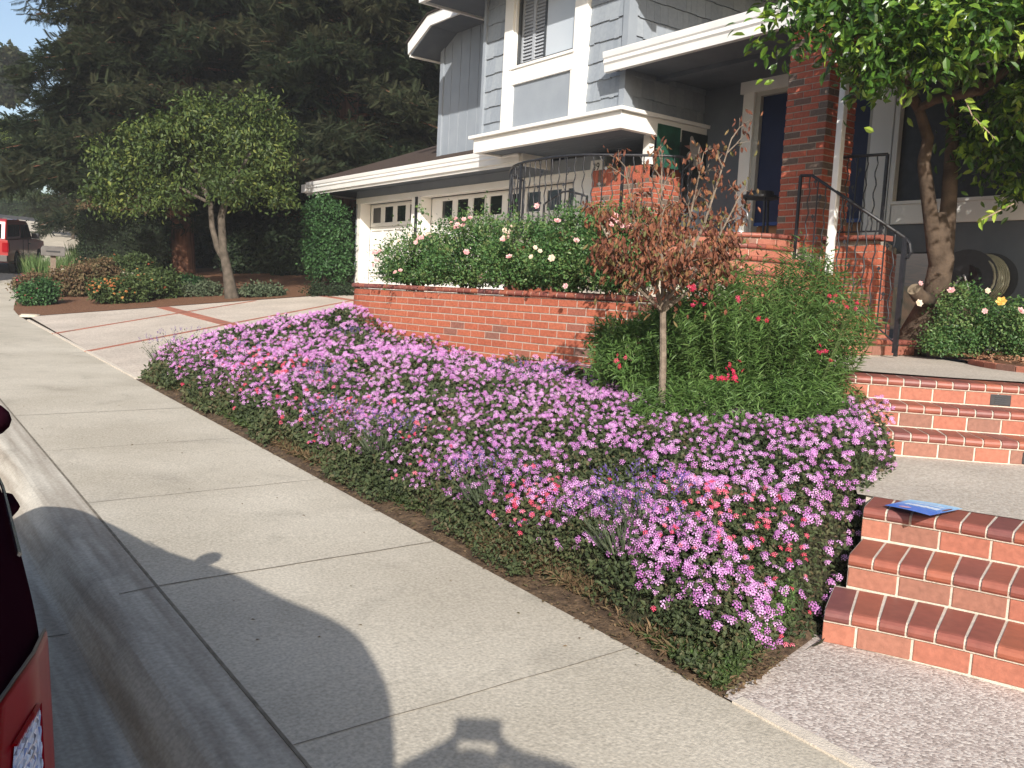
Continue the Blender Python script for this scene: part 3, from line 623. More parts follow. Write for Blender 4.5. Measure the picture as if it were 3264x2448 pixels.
# ------------------------------------------------------------------ ironwork
def zpath(pts):
    P = [Vector(p) for p in pts]; C = []
    for i in range(len(P)-1):
        p0 = P[max(i-1, 0)]; p1 = P[i]; p2 = P[i+1]; p3 = P[min(i+2, len(P)-1)]
        for k in range(10):
            t = k/10; C.append(.5*((2*p1)+(p2-p0)*t+(2*p0-5*p1+4*p2-p3)*t*t+(3*p1-p0-3*p2+p3)*t**3))
    return C+[P[-1]]
def lin(P): 
    L = [0]
    for a, b in zip(P[:-1], P[1:]): L.append(L[-1]+(b-a).length)
    def at(s):
        i = 0
        while i < len(L)-2 and L[i+1] < s: i += 1
        return P[i].lerp(P[i+1], min(1, (s-L[i])/max(1e-6, L[i+1]-L[i]))), (P[i+1]-P[i]).normalized()
    return at, L[-1]
def railing(label, top, botz, sp=.115, posts=(), curved=True, group='wrought iron railings', rr=.016, leafevery=4, waves=4.):
    T = zpath(top) if curved else [Vector(p) for p in top]; at, L = lin(T); r = thing('iron_railing', label, 'railing', (T[0].x, T[0].y, botz(0)), 0, group)
    off = -Vector((T[0].x, T[0].y, botz(0)))
    def b(mb, n, **k): mb.v = [tuple(Vector(q)+off) for q in mb.v]; return mb.build(n, BLACK, r, **k)
    m = MB(); m.tube(T, rr, 8); b(m, 'top_rail', smooth=True)
    m = MB(); n = max(2, int(L/.08)); m.tube([Vector((at(L*i/n)[0].x, at(L*i/n)[0].y, botz(i/n))) for i in range(n+1)], .009, 6); b(m, 'bottom_rail')
    n = int(L/sp)
    for i in range(n+1):
        s = L*i/n; p, t = at(s); z0 = botz(i/n); z1 = p.z; h = z1-z0; t = Vector((t.x, t.y, 0)).normalized()
        m = MB()
        if i in posts or i == 0 or i == n:
            m.tube([(p.x, p.y, z0-.1), (p.x, p.y, z1)], .019, 4); b(m, 'post')
        elif leafevery and i % leafevery == 2:
            m.tube([(p.x, p.y, z0), (p.x, p.y, z1)], .008, 6)
            for q, sd in ((.25, 1), (.5, -1), (.72, 1), (.9, -1)):
                c = Vector((p.x, p.y, z0+h*q)); e = c+t*sd*.035+Vector((0, 0, .05)); m.tube([c, c+t*sd*.02+Vector((0, 0, .015)), e], .004, 5)
                nn = Vector((-t.y, t.x, 0))*.006; a1 = e+Vector((0, 0, .05)); m.add([e, e+t*.02+Vector((0, 0, .022))+nn, a1, e-t*.02+Vector((0, 0, .022))-nn], [(0, 1, 2, 3)])
            b(m, 'leaf_baluster')
        else:
            ph = random.choice((0, math.pi)); k = 18
            m.tube([Vector((p.x, p.y, z0+h*j/k))+t*(.013*math.sin(ph+waves*2*math.pi*j/k*min(1, h/.85)))*(1 if 1 < j < k-1 else .3) for j in range(k+1)], .0075, 6); b(m, 'wavy_baluster', smooth=True)
    return r
railing('long curved black iron railing with wavy balusters round the porch front above the roses', [(7.9, 10.6, 3.13), (7.45, 10.3, 3.14), (7.12, 9.85, 3.15), (6.92, 9.4, 3.15), (6.86, 8.95, 3.15), (6.86, 8.55, 3.15), (6.98, 8.15, 3.15), (7.25, 7.78, 3.15), (7.58, 7.42, 3.15), (7.82, 7.33, 3.15), (8.0, 7.42, 3.14), (8.05, 7.6, 3.05)], lambda t: 2.33, .118, posts=(14, 28))
railing('sloping black iron handrail with wavy balusters beside the porch stairs', [(8.0, 5.88, 2.86), (8.0, 5.74, 2.85), (8.0, 4.66, 2.19)], lambda t: 2.05-.86*t, .112, curved=False, leafevery=4)
railing('short dark iron guard rail on the platform edge in front of the white door jamb', [(8.42, 5.72, 3.09), (8.42, 5.17, 3.07)], lambda t: 2.3, .11, curved=False, leafevery=3)
railing('small low iron handrail behind the curved porch railing before the garage door', [(9.0, 11.5, 2.95), (9.0, 11.04, 3.12), (9.0, 10.88, 3.12), (9.0, 10.45, 3.02)], lambda t: 2.2, .13, curved=False, leafevery=0)
mb = MB(); mb.tube([(8.0, 4.66, 2.19), (8.0, 4.6, 2.13), (8.0, 4.58, 2.05), (8.0, 4.61, 2.0), (8.0, 4.65, 2.02)], .016, 8); mb.tube([(8.0, 4.64, 1.06), (8.0, 4.64, 2.19)], .02, 4)
sr = [o for o in bpy.data.objects if o.name.startswith('iron_railing') and 'sloping' in o.get('label', '')][0]
o = mb.build('newel_scroll', BLACK, sr); o.matrix_parent_inverse = Matrix.Translation(-sr.location)
# ------------------------------------------------------------------ small things
fl = thing('flyer', 'blue and white printed paper flyer lying on the brick edge of the landing', 'flyer', (4.0, 2.11, .569), R(-2))
mb = MB(); nx_, ny_ = 8, 4; V = []
for j in range(ny_+1):
    for i in range(nx_+1):
        u, v = i/nx_, j/ny_; V.append((-.145+.29*v*.0+(u-.5)*.0, 0, 0))
c4 = [Vector(atZ(1910, 1091.5, .567)), Vector(atZ(1966, 1079, .567)), Vector(atZ(2080, 1099, .578)), Vector(atZ(2009, 1114, .60))]
c4 = [c-fl.location for c in c4]; Rz = Matrix.Rotation(R(2), 4, 'Z'); c4 = [Rz @ c for c in c4]
def fq(u, v, h=0): return c4[0].lerp(c4[3], u).lerp(c4[1].lerp(c4[2], u), v)+Vector((0, 0, h+.004*math.sin(u*3)))
V = [fq(i/8, j/4) for j in range(5) for i in range(9)]; F = [(j*9+i, j*9+i+1, (j+1)*9+i+1, (j+1)*9+i) for j in range(4) for i in range(8)]
paper = bpy.data.materials.new('flyer_paper'); paper.use_nodes = True; pn = paper.node_tree; tc = pn.nodes.new('ShaderNodeAttribute'); tc.attribute_name = 'rnd'
rp = pn.nodes.new('ShaderNodeValToRGB'); rp.color_ramp.elements[0].color = (.015, .20, .72, 1); rp.color_ramp.elements[1].color = (.38, .70, .92, 1); rp.color_ramp.elements[0].position = .3
pn.links.new(tc.outputs['Fac'], rp.inputs[0]); pn.links.new(rp.outputs[0], pn.nodes['Principled BSDF'].inputs[0]); pn.nodes['Principled BSDF'].inputs['Roughness'].default_value = .35
mesh_np('sheet', V, F, paper, fl, rnd=[j/4 for j in range(5) for i in range(9)])
mb = MB(); rs = random.Random(3)
for row, (v, u0, u1, hh) in enumerate(((.50, .18, .84, .20), (.70, .28, .78, .07), (.80, .35, .7, .04))):
    u = u0
    while u < u1:
        w_ = rs.uniform(.02, .05); h_ = hh*rs.uniform(.6, 1.0); mb.add([fq(u, v-h_/2, .0012), fq(u+w_, v-h_/2+.01, .0012), fq(u+w_, v+h_/2, .0012), fq(u, v+h_/2-.01, .0012)], [(0, 1, 2, 3)]); u += w_+.008
mb.build('print', mat('flyer_white', (.8, .85, .9), None, .5), fl)
mb = MB(); mb.add([fq(.36+.13*math.cos(a), .17+.07*math.sin(a), .0014) for a in np.linspace(0, 2*math.pi, 16, endpoint=False)], [tuple(range(16))]); mb.build('pink_oval', mat('flyer_pink', (.62, .40, .52), None, .5), fl)
mb = MB(); mb.add([fq(.93+.03*math.cos(a), .62+.16*math.sin(a), .0014) for a in np.linspace(0, 2*math.pi, 16, endpoint=False)], [tuple(range(16))]); mb.build('door_hanger_hole', mat('hole_brick', (.22, .08, .06), None, .6), fl)
# posters on the side of the overhang
def poster(px0, px1, zt, zb, name, label, colr):
    y = 9.02; a = atY(px0, 300, y); b = atY(px1, 300, y); t = thing('porch_poster', label, 'poster', (a.x, y, zb), 0, 'hanging porch panels'); m = MB(); m.box((0, -.014, 0), (b.x-a.x, 0, zt-zb)); m.build('panel', colr, t); return t, b.x-a.x, zt-zb
t1, w1, h1 = poster(1419, 1468, 3.93, 3.35, 'p', 'mottled green hanging panel under the overhang, left of the white bird panel', mat('green_panel', (.008, .035, .024), (.02, .10, .06), .6, 5))
t2, w2, h2 = poster(1472, 1529, 3.91, 3.32, 'p', 'dark hanging panel with a white bird, right of the green panel', mat('dark_panel', (.012, .016, .018), (.02, .03, .03), .6, 5))
mb = MB()
for (u, v, a_, b_, q_) in ((.5, .38, .30, .17, -.2), (.42, .66, .13, .19, .3), (.62, .58, .14, .2, .2), (.72, .30, .16, .1, 0), (.36, .82, .07, .09, .2)):
    mb.add([(w2*(u+a_*math.cos(k)*math.cos(q_)-b_*math.sin(k)*math.sin(q_)), -.018-.0004*u, h2*(v+a_*math.cos(k)*math.sin(q_)+b_*math.sin(k)*math.cos(q_))) for k in np.linspace(0, 2*math.pi, 18, endpoint=False)], [tuple(range(18))])
mb.build('bird_body', mat('bird_white', (.36, .33, .31), (.5, .46, .44), .7, 8), t2)
mb = MB(); mb.add([(w2*.3, -.020, h2*.68), (w2*.08, -.020, h2*.64), (w2*.3, -.020, h2*.58)], [(0, 1, 2)]); mb.add([(w2*.2, -.020, h2*.4), (w2*.02, -.020, h2*.36), (w2*.22, -.020, h2*.27)], [(0, 1, 2)])
mb.build('beak', mat('bird_pink', (.42, .2, .16), None, .7), t2)
# watering can and plant stand by the porch edge
a = atX(1500, 478, 8.3); wc = thing('watering_can', 'small galvanised watering can with arched handle on the porch floor', 'watering can', (8.0, 6.62, 2.25))
ZINC = mat('galvanised', (.45, .47, .48), (.6, .61, .62), .4, 8, metal=.6)
mb = MB(); mb.tube([(0, 0, 0), (0, 0, .02), (0, 0, .16), (0, 0, .19)], [.085, .09, .08, .06], 20); mb.build('can_body', ZINC, wc, smooth=False)
mb = MB(); mb.tube([(0, .09*math.cos(t), .17+.13*math.sin(t)) for t in np.linspace(0, math.pi, 12)], .009, 8); mb.build('handle', ZINC, wc, smooth=True)
mb = MB(); mb.tube([(0, .07, .04), (0, .16, .12), (0, .21, .17)], [.018, .013, .011], 10); mb.disc((0, .22, .18), (0, .7, .6), .03, .012); mb.build('spout', ZINC, wc)
st = thing('plant_stand', 'round black plant stand on legs against the porch wall', 'stand', (8.7, 6.95, 2.25))
mb = MB(); mb.disc((0, 0, .52), (0, 0, 1), .22, .03, 28); mb.disc((0, 0, .56), (0, 0, 1), .16, .05, 28); mb.build('stand_top', BLACK, st)
for k in range(3): mb = MB(); a_ = k*2.09; mb.tube([(.2*math.cos(a_), .2*math.sin(a_), 0), (.16*math.cos(a_), .16*math.sin(a_), .51)], .016, 6); mb.build('leg', BLACK, st)
# hose reel on the right hand wall
hr = thing('hose_reel', 'dark wall hung reel wound with pale garden hose beneath the window', 'hose reel', (9.98, 4.86, 1.9))
mb = MB(); mb.disc((-.34, 0, 0), (1, .25, 0), .30, .02, 32); mb.build('front_flange', BLACK, hr)
mb = MB(); mb.disc((-.05, -.1, 0), (1, .25, 0), .28, .02, 32); mb.build('rear_flange', BLACK, hr)
mb = MB(); mb.tube([(-.34, 0, 0), (-.05, -.08, 0)], .14, 20); mb.box((-.05, -.15, -.2), (.0, .02, .2)); mb.build('drum', BLACK, hr)
HOSE = mat('garden_hose', (.20, .20, .14), (.28, .27, .2), .5, 10)
mb = MB(); P = []
for k in range(7*24):
    t = k/24; a_ = t*2*math.pi; P.append((-.30+.032*t, -.01-.009*t, 0)+np.array([0, 1, 0])*.255*math.cos(a_)+np.array([0, 0, 1])*.255*math.sin(a_))
mb.tube(P, .015, 7); mb.build('hose', HOSE, hr, smooth=True)
mb = MB(); mb.tube([(-.37, .02, .02), (-.42, -.02, .0), (-.42, -.06, -.1), (-.40, -.08, -.2)], .012, 7); mb.build('crank', ZINC, hr)
mb = MB(); mb.tube([(-.38, .16, -.25), (-.38, .12, -.12), (-.38, .04, 0)], .010, 7); mb.build('crank_arm', ZINC, hr)
# mailbox, path light and cover plate on the far side of the driveway
p = onG(118, 590); p = atD(115, 543, 21.5); gz = GL(p.x, p.y)
mbx = thing('mailbox', 'weathered grey box mailbox standing among the tall grasses by the street', 'mailbox', (p.x, p.y, gz), R(-10))
h = p.z-gz; MBG = mat('mailbox_grey', (.10, .09, .085), (.15, .14, .13), .7, 6)
mb = MB(); mb.prism([(-.26, -.14, h-.11), (.26, -.14, h-.11), (.26, -.14, h+.07), (.22, -.14, h+.12), (-.22, -.14, h+.12), (-.26, -.14, h+.07)], (0, .3, 0)); mb.build('box', MBG, mbx, bevel=.01)
mb = MB(); mb.box((-.15, -.152, h-.02), (.15, -.14, h+.01)); mb.build('slot', BLACK, mbx)
mb = MB(); mb.box((-.06, -.05, -.1), (.06, .07, h-.11)); mb.build('post', mat('old_wood', (.16, .12, .09), (.22, .18, .14), .9, 12), mbx)
p = onG(121, 655); pl = thing('path_light', 'low dark mushroom path light in the mulch at the bed corner', 'garden light', p)
mb = MB(); mb.tube([(0, 0, -.05), (0, 0, .22)], .016, 8); mb.build('stem', BLACK, pl)
mb = MB(); mb.tube([(0, 0, .215), (0, 0, .23), (0, 0, .29)], [.15, .145, .03], 20); mb.build('lamp_shade', BLACK, pl)
p = onG(66, 684); cp = thing('utility_cover', 'small pale round cover lying at the driveway corner', 'cover', p+Vector((0, 0, .02))); mb = MB(); mb.disc((0, 0, .01), (0, 0, 1), .16, .03, 24); mb.build('lid', CONC, cp); mb = MB(); mb.disc((0, 0, -.01), (0, 0, 1), .18, .03, 24); mb.build('rim', MORTAR, cp)
# ------------------------------------------------------------------ vehicles
PBLK = mat('black_car_paint', (.018, .004, .008), None, .5, spec=0, coat=.0)
PRED = mat('red_truck_paint', (.30, .012, .014), (.34, .016, .016), .28, 2, spec=.6, coat=1.0)
PTAN = mat('truck_bumper', (.10, .09, .085), None, .6)
TYRE = mat('tyre', (.015, .015, .015), (.025, .025, .025), .9, 20); RIM = mat('rim', (.35, .35, .36), None, .35, metal=.8)
GLV = mat('vehicle_glass', (.010, .008, .012), None, .5, spec=0)
LRED = mat('lens_red', (.26, .003, .008), (.20, .002, .006), .3, 4, spec=.03)
def wheel(par, x, y, z, r, w_, sd):
    wv = bpy.data.objects.new('wheel', None); COL.objects.link(wv); wv.parent = par; wv.location = (x, y, z)
    m = MB(); m.tube([(-w_/2, 0, 0), (-w_/2+.02, 0, 0), (w_/2-.02, 0, 0), (w_/2, 0, 0)], [r-.03, r, r, r-.03], 28); m.build('tyre', TYRE, wv)
    m = MB(); m.disc((sd*(w_/2-.0), 0, 0), (1, 0, 0), r*.62, .02, 24)
    for k in range(6): a_ = k*math.pi/3; m.box((sd*w_/2-.01, -.02, -.02), (sd*w_/2+.022, .02, .02)); m.tube([(sd*(w_/2+.01), 0, 0), (sd*(w_/2+.01), r*.58*math.cos(a_), r*.58*math.sin(a_))], .022, 5)
    m.build('rim', RIM, wv)
# dark car beside the camera: lofted body
cy0 = .62
WY = [(.12, .47), (.18, .52), (.40, .60), (.70, .69), (1.04, .750), (1.4, .80), (1.67, .822), (2.28, .872), (2.85, .90), (3.6, .905), (4.3, .88), (4.6, .78), (4.72, .5)]
def wid(y): return float(np.interp(y, [a for a, b in WY], [b for a, b in WY]))
CXC = -.588
def topz(y): return float(np.interp(y, [.1, .20, .32, .7, 1.05, 1.5, 2.0, 2.4, 2.8, 3.2, 3.9, 4.5, 4.72], [1.2, 1.42, 1.54, 1.60, 1.56, 1.46, 1.35, 1.22, 1.08, .96, .86, .76, .6]))
def sect(y):
    w_ = wid(y); t = topz(y); k = min(1, max(0, (t-.97)/.5)); sh = float(np.interp(y, [.2, 1.0, 3.3, 4.3, 4.72], [1.0, 1.02, .90, .78, .56])); b = .22 if y > .4 else .34
    tf_ = float(np.interp(y, [.1, 1.3], [.35, 1])); P = [(0, b), (w_*.82, b), (w_*.95, b+.06), (w_*.985, b+.22), (w_, sh-.12), (w_*.995, sh-.03), (w_*.975, sh+.02)]
    if t > sh+.06:
        P += [(w_-.06*tf_, sh+.06), (w_-(.06+.13*k)*tf_, sh+.06+(t-sh-.06)*.62), (w_-(.10+.15*k)*tf_, sh+.06+(t-sh-.06)*.9), (max(.1, w_-(.15+.12*k)*tf_), t)]
    else: P += [(w_*.93, sh+.03), (w_*.85, sh+.035), (w_*.7, sh+.04), (w_*.5, t)]
    P += [(0, t+.015)]
    return P
car = thing('parked_car', 'dark glossy hatchback parked at the kerb, only its right rear corner in view', 'car', (CXC, 2.6, -.1))
off = Vector((-CXC, -2.6, .1))
ysec = [.12, .18, .28, .38, .50, .60, .72, .84, 1.0, 1.2, 1.4, 1.65, 1.9, 2.2, 2.5, 2.75, 3.05, 3.35, 3.7, 4.0, 4.3, 4.5, 4.62, 4.72]
zroad = lambda y: S(y)-.11
V = []; F = []; fm = []; n = len(sect(1))
for y in ysec:
    P = sect(y)
    for x, z in P: V.append((CXC+x, y, z+zroad(2.5)))
    for x, z in P[::-1][1:-1]: V.append((CXC-x, y, z+zroad(2.5)))
m_ = 2*n-2
for j in range(len(ysec)-1):
    ym = (ysec[j]+ysec[j+1])/2
    for i in range(m_):
        k = i if i < n-1 else m_-1-i
        F.append((j*m_+i, j*m_+(i+1) % m_, (j+1)*m_+(i+1) % m_, (j+1)*m_+i)); fm.append(1 if (k in (7, 8) and 1.25 < ym < 3.2) else (1 if (k in (9, 10) and (ym < .9 or 2.7 < ym < 3.3)) else 0))
F.append(tuple(range(m_))[::-1]); fm.append(0); F.append(tuple((len(ysec)-1)*m_+i for i in range(m_))); fm.append(0)
cb = mesh_np('body', [tuple(Vector(v)+off) for v in V], F, [PBLK, GLV], car, fm, smooth=True); sm = cb.modifiers.new('s', 'SUBSURF'); sm.levels = 2; sm.render_levels = 2
# right tail light: a shell that follows the rear corner
def bodypt(y, t):
    P = sect(y); i = min(int(t), len(P)-2); f = t-i; return Vector((CXC+P[i][0]*(1-f)+P[i+1][0]*f, y, P[i][1]*(1-f)+P[i+1][1]*f+zroad(2.5)))
def shell(name, mt, yf, tf, n1, n2, out, nrm=(1, -.15, .55), fac=False):
    V = []; nv = Vector(nrm).normalized()*out
    for j in range(n1+1):
        for i in range(n2+1):
            u, v = j/n1, i/n2; y = yf(u, v); q = bodypt(y, tf(u, v))+nv
            if fac: q = q+Vector((0, 0, .004*((i+j) % 2)))
            V.append(tuple(q+off))
    F = [(j*(n2+1)+i, j*(n2+1)+i+1, (j+1)*(n2+1)+i+1, (j+1)*(n2+1)+i) for j in range(n1) for i in range(n2)]
    o = mesh_np(name, V, F, mt, tl, smooth=not fac); so_ = o.modifiers.new('t', 'SOLIDIFY'); so_.thickness = .006; so_.offset = 0; return o
tl = bpy.data.objects.new('tail_light', None); COL.objects.link(tl); tl.parent = car
ledge = lambda t: float(np.interp(t, [3.9, 4.8, 6, 6.6, 7.0], [1.42, 1.42, 1.13, .98, .90]))
shell('red_lens', LRED, lambda u, v: .55+u*(ledge(4.1+v*2.9)-.55), lambda u, v: 4.1+v*2.9, 18, 12, .005)
REFL = rmat('reflector_clear', [(.75, .76, .8), (.9, .9, .93), (.22, .27, .5), (.8, .8, .85), (.12, .12, .15), (.9, .9, .95)], .25, 0, .5)
mr_ = MB(); nO = Vector((.7, -.3, .9)).normalized(); NJ, NI = 16, 13
for j in range(NJ):
    for i in range(NI):
        def fp_(jj, ii):
            t = 5.30+1.15*ii/NI; ye = 1.0-.20*max(0, t-5.75)-.28*max(0, 5.75-t); return bodypt(.60+(ye-.60)*jj/NJ, t)+nO*.010+off
        q, q1, q2, q3 = fp_(j, i), fp_(j+1, i), fp_(j, i+1), fp_(j+1, i+1)
        c = (q+q1+q2+q3)/4+nO*.0025
        for tri in ((q, q1, c), (q1, q3, c), (q3, q2, c), (q2, q, c)): mr_.add(tri, [(0, 1, 2)])
mr_.build('clear_lens', REFL, tl)
mb = MB(); mb.tube([fp_(k, -.15) for k in range(NJ+1)]+[fp_(NJ, k) for k in range(NI+1)], .003, 5); mb.build('lens_rim', LRED, tl)
mb = MB(); mb.tube([bodypt(ledge(t), t)+Vector((.6, -.1, .8)).normalized()*.006+off for t in np.linspace(4.4, 6.99, 24)], .0022, 5); mb.build('lens_gasket', BLACK, tl)
for (wx, wy) in ((.80, 1.15), (.80, 3.85), (-.80, 1.15), (-.80, 3.85)): wheel(car, wx, wy-2.6, .20+.1-.02+zroad(2.5)+.02+.1-.0, .31, .2, 1 if wx > 0 else -1)
mb = MB(); mp = Vector((.262, 2.62, 1.06)); 
mb.tube([(.10, 2.62, .99), (.22, 2.62, 1.01)], .03, 8)
V = [(mp.x+.058*math.sin(a_)*math.cos(b_), mp.y+.05*math.cos(a_), mp.z+.046*math.sin(a_)*math.sin(b_)) for a_ in np.linspace(.15, math.pi-.15, 8) for b_ in np.linspace(0, 2*math.pi, 14, endpoint=False)]
mb.add(V, [(i*14+j, i*14+(j+1) % 14, (i+1)*14+(j+1) % 14, (i+1)*14+j) for i in range(7) for j in range(14)]+[tuple(range(14))[::-1], tuple(7*14+j for j in range(14))])
mb.v = [tuple(Vector(q)+off) for q in mb.v]; mb.build('side_mirror', PBLK, car, smooth=True)
for hy in (2.5,):
    mb = MB(); mb.tube([(wid(hy)+CXC-.01, hy-.09, .86), (wid(hy)+CXC+.008, hy-.05, .865), (wid(hy)+CXC+.008, hy+.05, .865), (wid(hy)+CXC-.01, hy+.09, .86)], .014, 8)
    mb.v = [tuple(Vector(q)+off) for q in mb.v]; mb.build('door_handle', PBLK, car, smooth=True)
mb = MB(); mb.tube([bodypt(y, 6.35)+Vector((.012, 0, 0))+off for y in np.arange(1.6, 3.4, .1)], .004, 5); mb.build('waist_trim', mat('chrome', (.5, .5, .5), None, .25, metal=.9), car)
# red pickup with canopy down the street
tp = Vector((4.25, 33.6, 0)); th = math.atan2(1.04, 2.85); tc_ = Vector((math.sin(th), math.cos(th))); trx = Vector((math.cos(th), -math.sin(th)))
org = Vector((tp.x-trx.x*.82, tp.y-trx.y*.82)); gz = S(33.6)-.115; gz2 = S(36.6)-.115
trk = thing('pickup_truck', 'red pickup with a closed canopy parked up the street at the left edge', 'pickup truck', (org.x, org.y, gz)); trk.rotation_euler = (math.atan2(gz2-gz, 3.1), 0, -th)
def arch(c, r, n=9): return [(c-r*math.cos(t), .34+r*math.sin(t)) for t in np.linspace(0, math.pi, n)]
side = [(-1.15, .5)]+[(-1.15, .42), (-.42, .40)]+arch(0, .42)+[(.46, .36), (2.70, .36)]+arch(3.15, .42)+[(3.62, .4), (3.98, .42), (4.02, .75), (3.9, .98), (2.75, 1.08), (-1.15, 1.10)]
mb = MB(); mb.prism([(-.86, y, z) for y, z in side], (1.72, 0, 0)); mb.build('body', PRED, trk, bevel=.03)
mb = MB(); mb.prism([(-.76, y, z) for y, z in [(.75, 1.09), (2.65, 1.08), (2.0, 1.62), (1.75, 1.70), (.95, 1.72), (.78, 1.70)]], (1.52, 0, 0)); mb.build('cab', PRED, trk, bevel=.04)
mb = MB(); mb.prism([(-.80, y, z) for y, z in [(-1.12, 1.10), (.72, 1.10), (.72, 1.72), (.6, 1.76), (-.85, 1.76), (-.98, 1.70)]], (1.60, 0, 0)); mb.build('canopy', PRED, trk, bevel=.04)
mb = MB()
for poly in ([(-.9, 1.2), (-.15, 1.2), (-.15, 1.58), (-.8, 1.58)], [(-.1, 1.2), (.6, 1.2), (.6, 1.58), (-.1, 1.58)]): mb.prism([(.79, y, z) for y, z in poly], (.02, 0, 0))
mb.build('canopy_window', GLV, trk)
mb = MB()
for poly in ([(.95, 1.14), (1.45, 1.14), (1.45, 1.58), (.98, 1.58)], [(1.52, 1.14), (2.42, 1.12), (1.98, 1.56), (1.52, 1.58)]): mb.prism([(.75, y, z) for y, z in poly], (.02, 0, 0))
mb.build('side_window', GLV, trk); mb = MB(); mb.box((-.66, -1.14, 1.16), (.66, -1.0, 1.6)); mb.v = [(x, y+(z-1.16)*.26, z) for x, y, z in mb.v]; mb.build('rear_window', GLV, trk)
mb = MB(); mb.box((-.86, -1.28, .42), (.86, -1.12, .62)); mb.box((.84, -1.1, .36), (.875, 4.0, .42)); mb.build('bumper', PTAN, trk, bevel=.02)
for sx in (-1, 1):
    mb = MB(); mb.box((sx*.86-.02 if sx > 0 else -.88, -1.17, .72), (sx*.88 if sx > 0 else -.84, -1.0, 1.02)); mb.box((sx*.70, -1.17, .72), (sx*.87, -1.14, 1.02)); mb.build('tail_light', LRED, trk)
    mb = MB(); mb.box((sx*.80, 2.30, 1.10), (sx*1.04, 2.42, 1.28)); mb.build('side_mirror', BLACK, trk, bevel=.02)
mb = MB(); mb.box((.86, 1.5, .62), (.875, 1.52, 1.08)); mb.box((.86, 1.62, .92), (.885, 1.8, .95)); mb.box((.86, .82, .5), (.868, .84, 1.08)); mb.build('door_seam', BLACK, trk)
for (wx, wy) in ((.76, 0), (.76, 3.15), (-.76, 0), (-.76, 3.15)): wheel(trk, wx, wy, .36, .36, .22, 1 if wx > 0 else -1)
# ------------------------------------------------------------------ the photographer, who stands behind the camera and casts the shadow at the bottom
ph = thing('person', 'person standing in the gutter holding up a phone with both hands, seen as a shadow', 'person', (-.244, -.329, S(0)-.11))
fx = Vector((math.sin(yaw), math.cos(yaw), 0)); rx = Vector((math.cos(yaw), -math.sin(yaw), 0))
def PP(a, b, c): return tuple(rx*a+fx*b+Vector((0, 0, c)))
SK = {'pel': (0, 0, .92, .13), 'wai': (0, 0, 1.08, .12), 'che': (0, .02, 1.27, .145), 'nec': (0, .0, 1.42, .06), 'hea': (0, .03, 1.52, .085), 'top': (0, .02, 1.62, .08)}
edges = [('pel', 'wai'), ('wai', 'che'), ('che', 'nec'), ('nec', 'hea'), ('hea', 'top')]
for s_, n_ in ((-1, 'l'), (1, 'r')):
    SK.update({n_+'sh': (s_*.18, 0, 1.40, .065), n_+'el': ((-.24, .18, 1.48) if s_ < 0 else (.31, .19, 1.52))+(.05,), n_+'wr': (s_*.12, .35, 1.49, .034), n_+'ha': (s_*.09, .37, 1.49, .03),
               n_+'hi': (s_*.09, 0, .88, .09), n_+'kn': (s_*.11, .02, .48, .065), n_+'an': (s_*.12, -.02, .08, .045), n_+'to': (s_*.13, .14, .03, .04)})
    edges += [('che', n_+'sh'), (n_+'sh', n_+'el'), (n_+'el', n_+'wr'), (n_+'wr', n_+'ha'), ('pel', n_+'hi'), (n_+'hi', n_+'kn'), (n_+'kn', n_+'an'), (n_+'an', n_+'to')]
    for f_ in range(4):
        SK[n_+'f%d' % f_] = (s_*(.085-.012*f_), .41, 1.50+.020*f_, .009); SK[n_+'g%d' % f_] = (s_*(.055), .425, 1.51+.018*f_, .008)
        edges += [(n_+'ha', n_+'f%d' % f_), (n_+'f%d' % f_, n_+'g%d' % f_)]
    SK[n_+'t'] = (s_*.05, .36, 1.50, .010); edges.append((n_+'ha', n_+'t'))
kk = list(SK); me = bpy.data.meshes.new('body'); me.from_pydata([PP(*SK[k][:3]) for k in kk], [(kk.index(a_), kk.index(b_)) for a_, b_ in edges], [])
bo = bpy.data.objects.new('body', me); COL.objects.link(bo); bo.parent = ph; sk_ = bo.modifiers.new('skin', 'SKIN')
for i, k in enumerate(kk): r_ = SK[k][3]; me.skin_vertices[0].data[i].radius = (r_, r_)
me.skin_vertices[0].data[0].use_root = True; bo.modifiers.new('s', 'SUBSURF').levels = 1; me.materials.append(mat('clothing', (.06, .07, .12), (.08, .09, .15), .9, 6))
mb = MB(); c_ = Vector(PP(0, .402, 1.555)); mb.add([c_+rx*x+fx*y+Vector((0, 0, z)) for z in (-.037, .037) for x, y in ((-.075, -.005), (.075, -.005), (.075, .005), (-.075, .005))], [(0, 3, 2, 1), (4, 5, 6, 7), (0, 1, 5, 4), (1, 2, 6, 5), (2, 3, 7, 6), (3, 0, 4, 7)])
mb.build('phone', BLACK, ph)
mb = MB(); hc = Vector(PP(0, 0, 1.57)); V = [tuple(hc+Vector((.105*math.sin(a_)*math.cos(b_), .11*math.sin(a_)*math.sin(b_), .11*math.cos(a_)+.01))) for a_ in np.linspace(.05, 1.75, 7) for b_ in np.linspace(0, 2*math.pi, 16, endpoint=False)]
mb.add(V, [(i*16+j, (i+1)*16+j, (i+1)*16+(j+1) % 16, i*16+(j+1) % 16) for i in range(6) for j in range(16)]+[tuple(range(16))]); mb.build('hair', mat('hair', (.03, .02, .015), None, .8), ph)
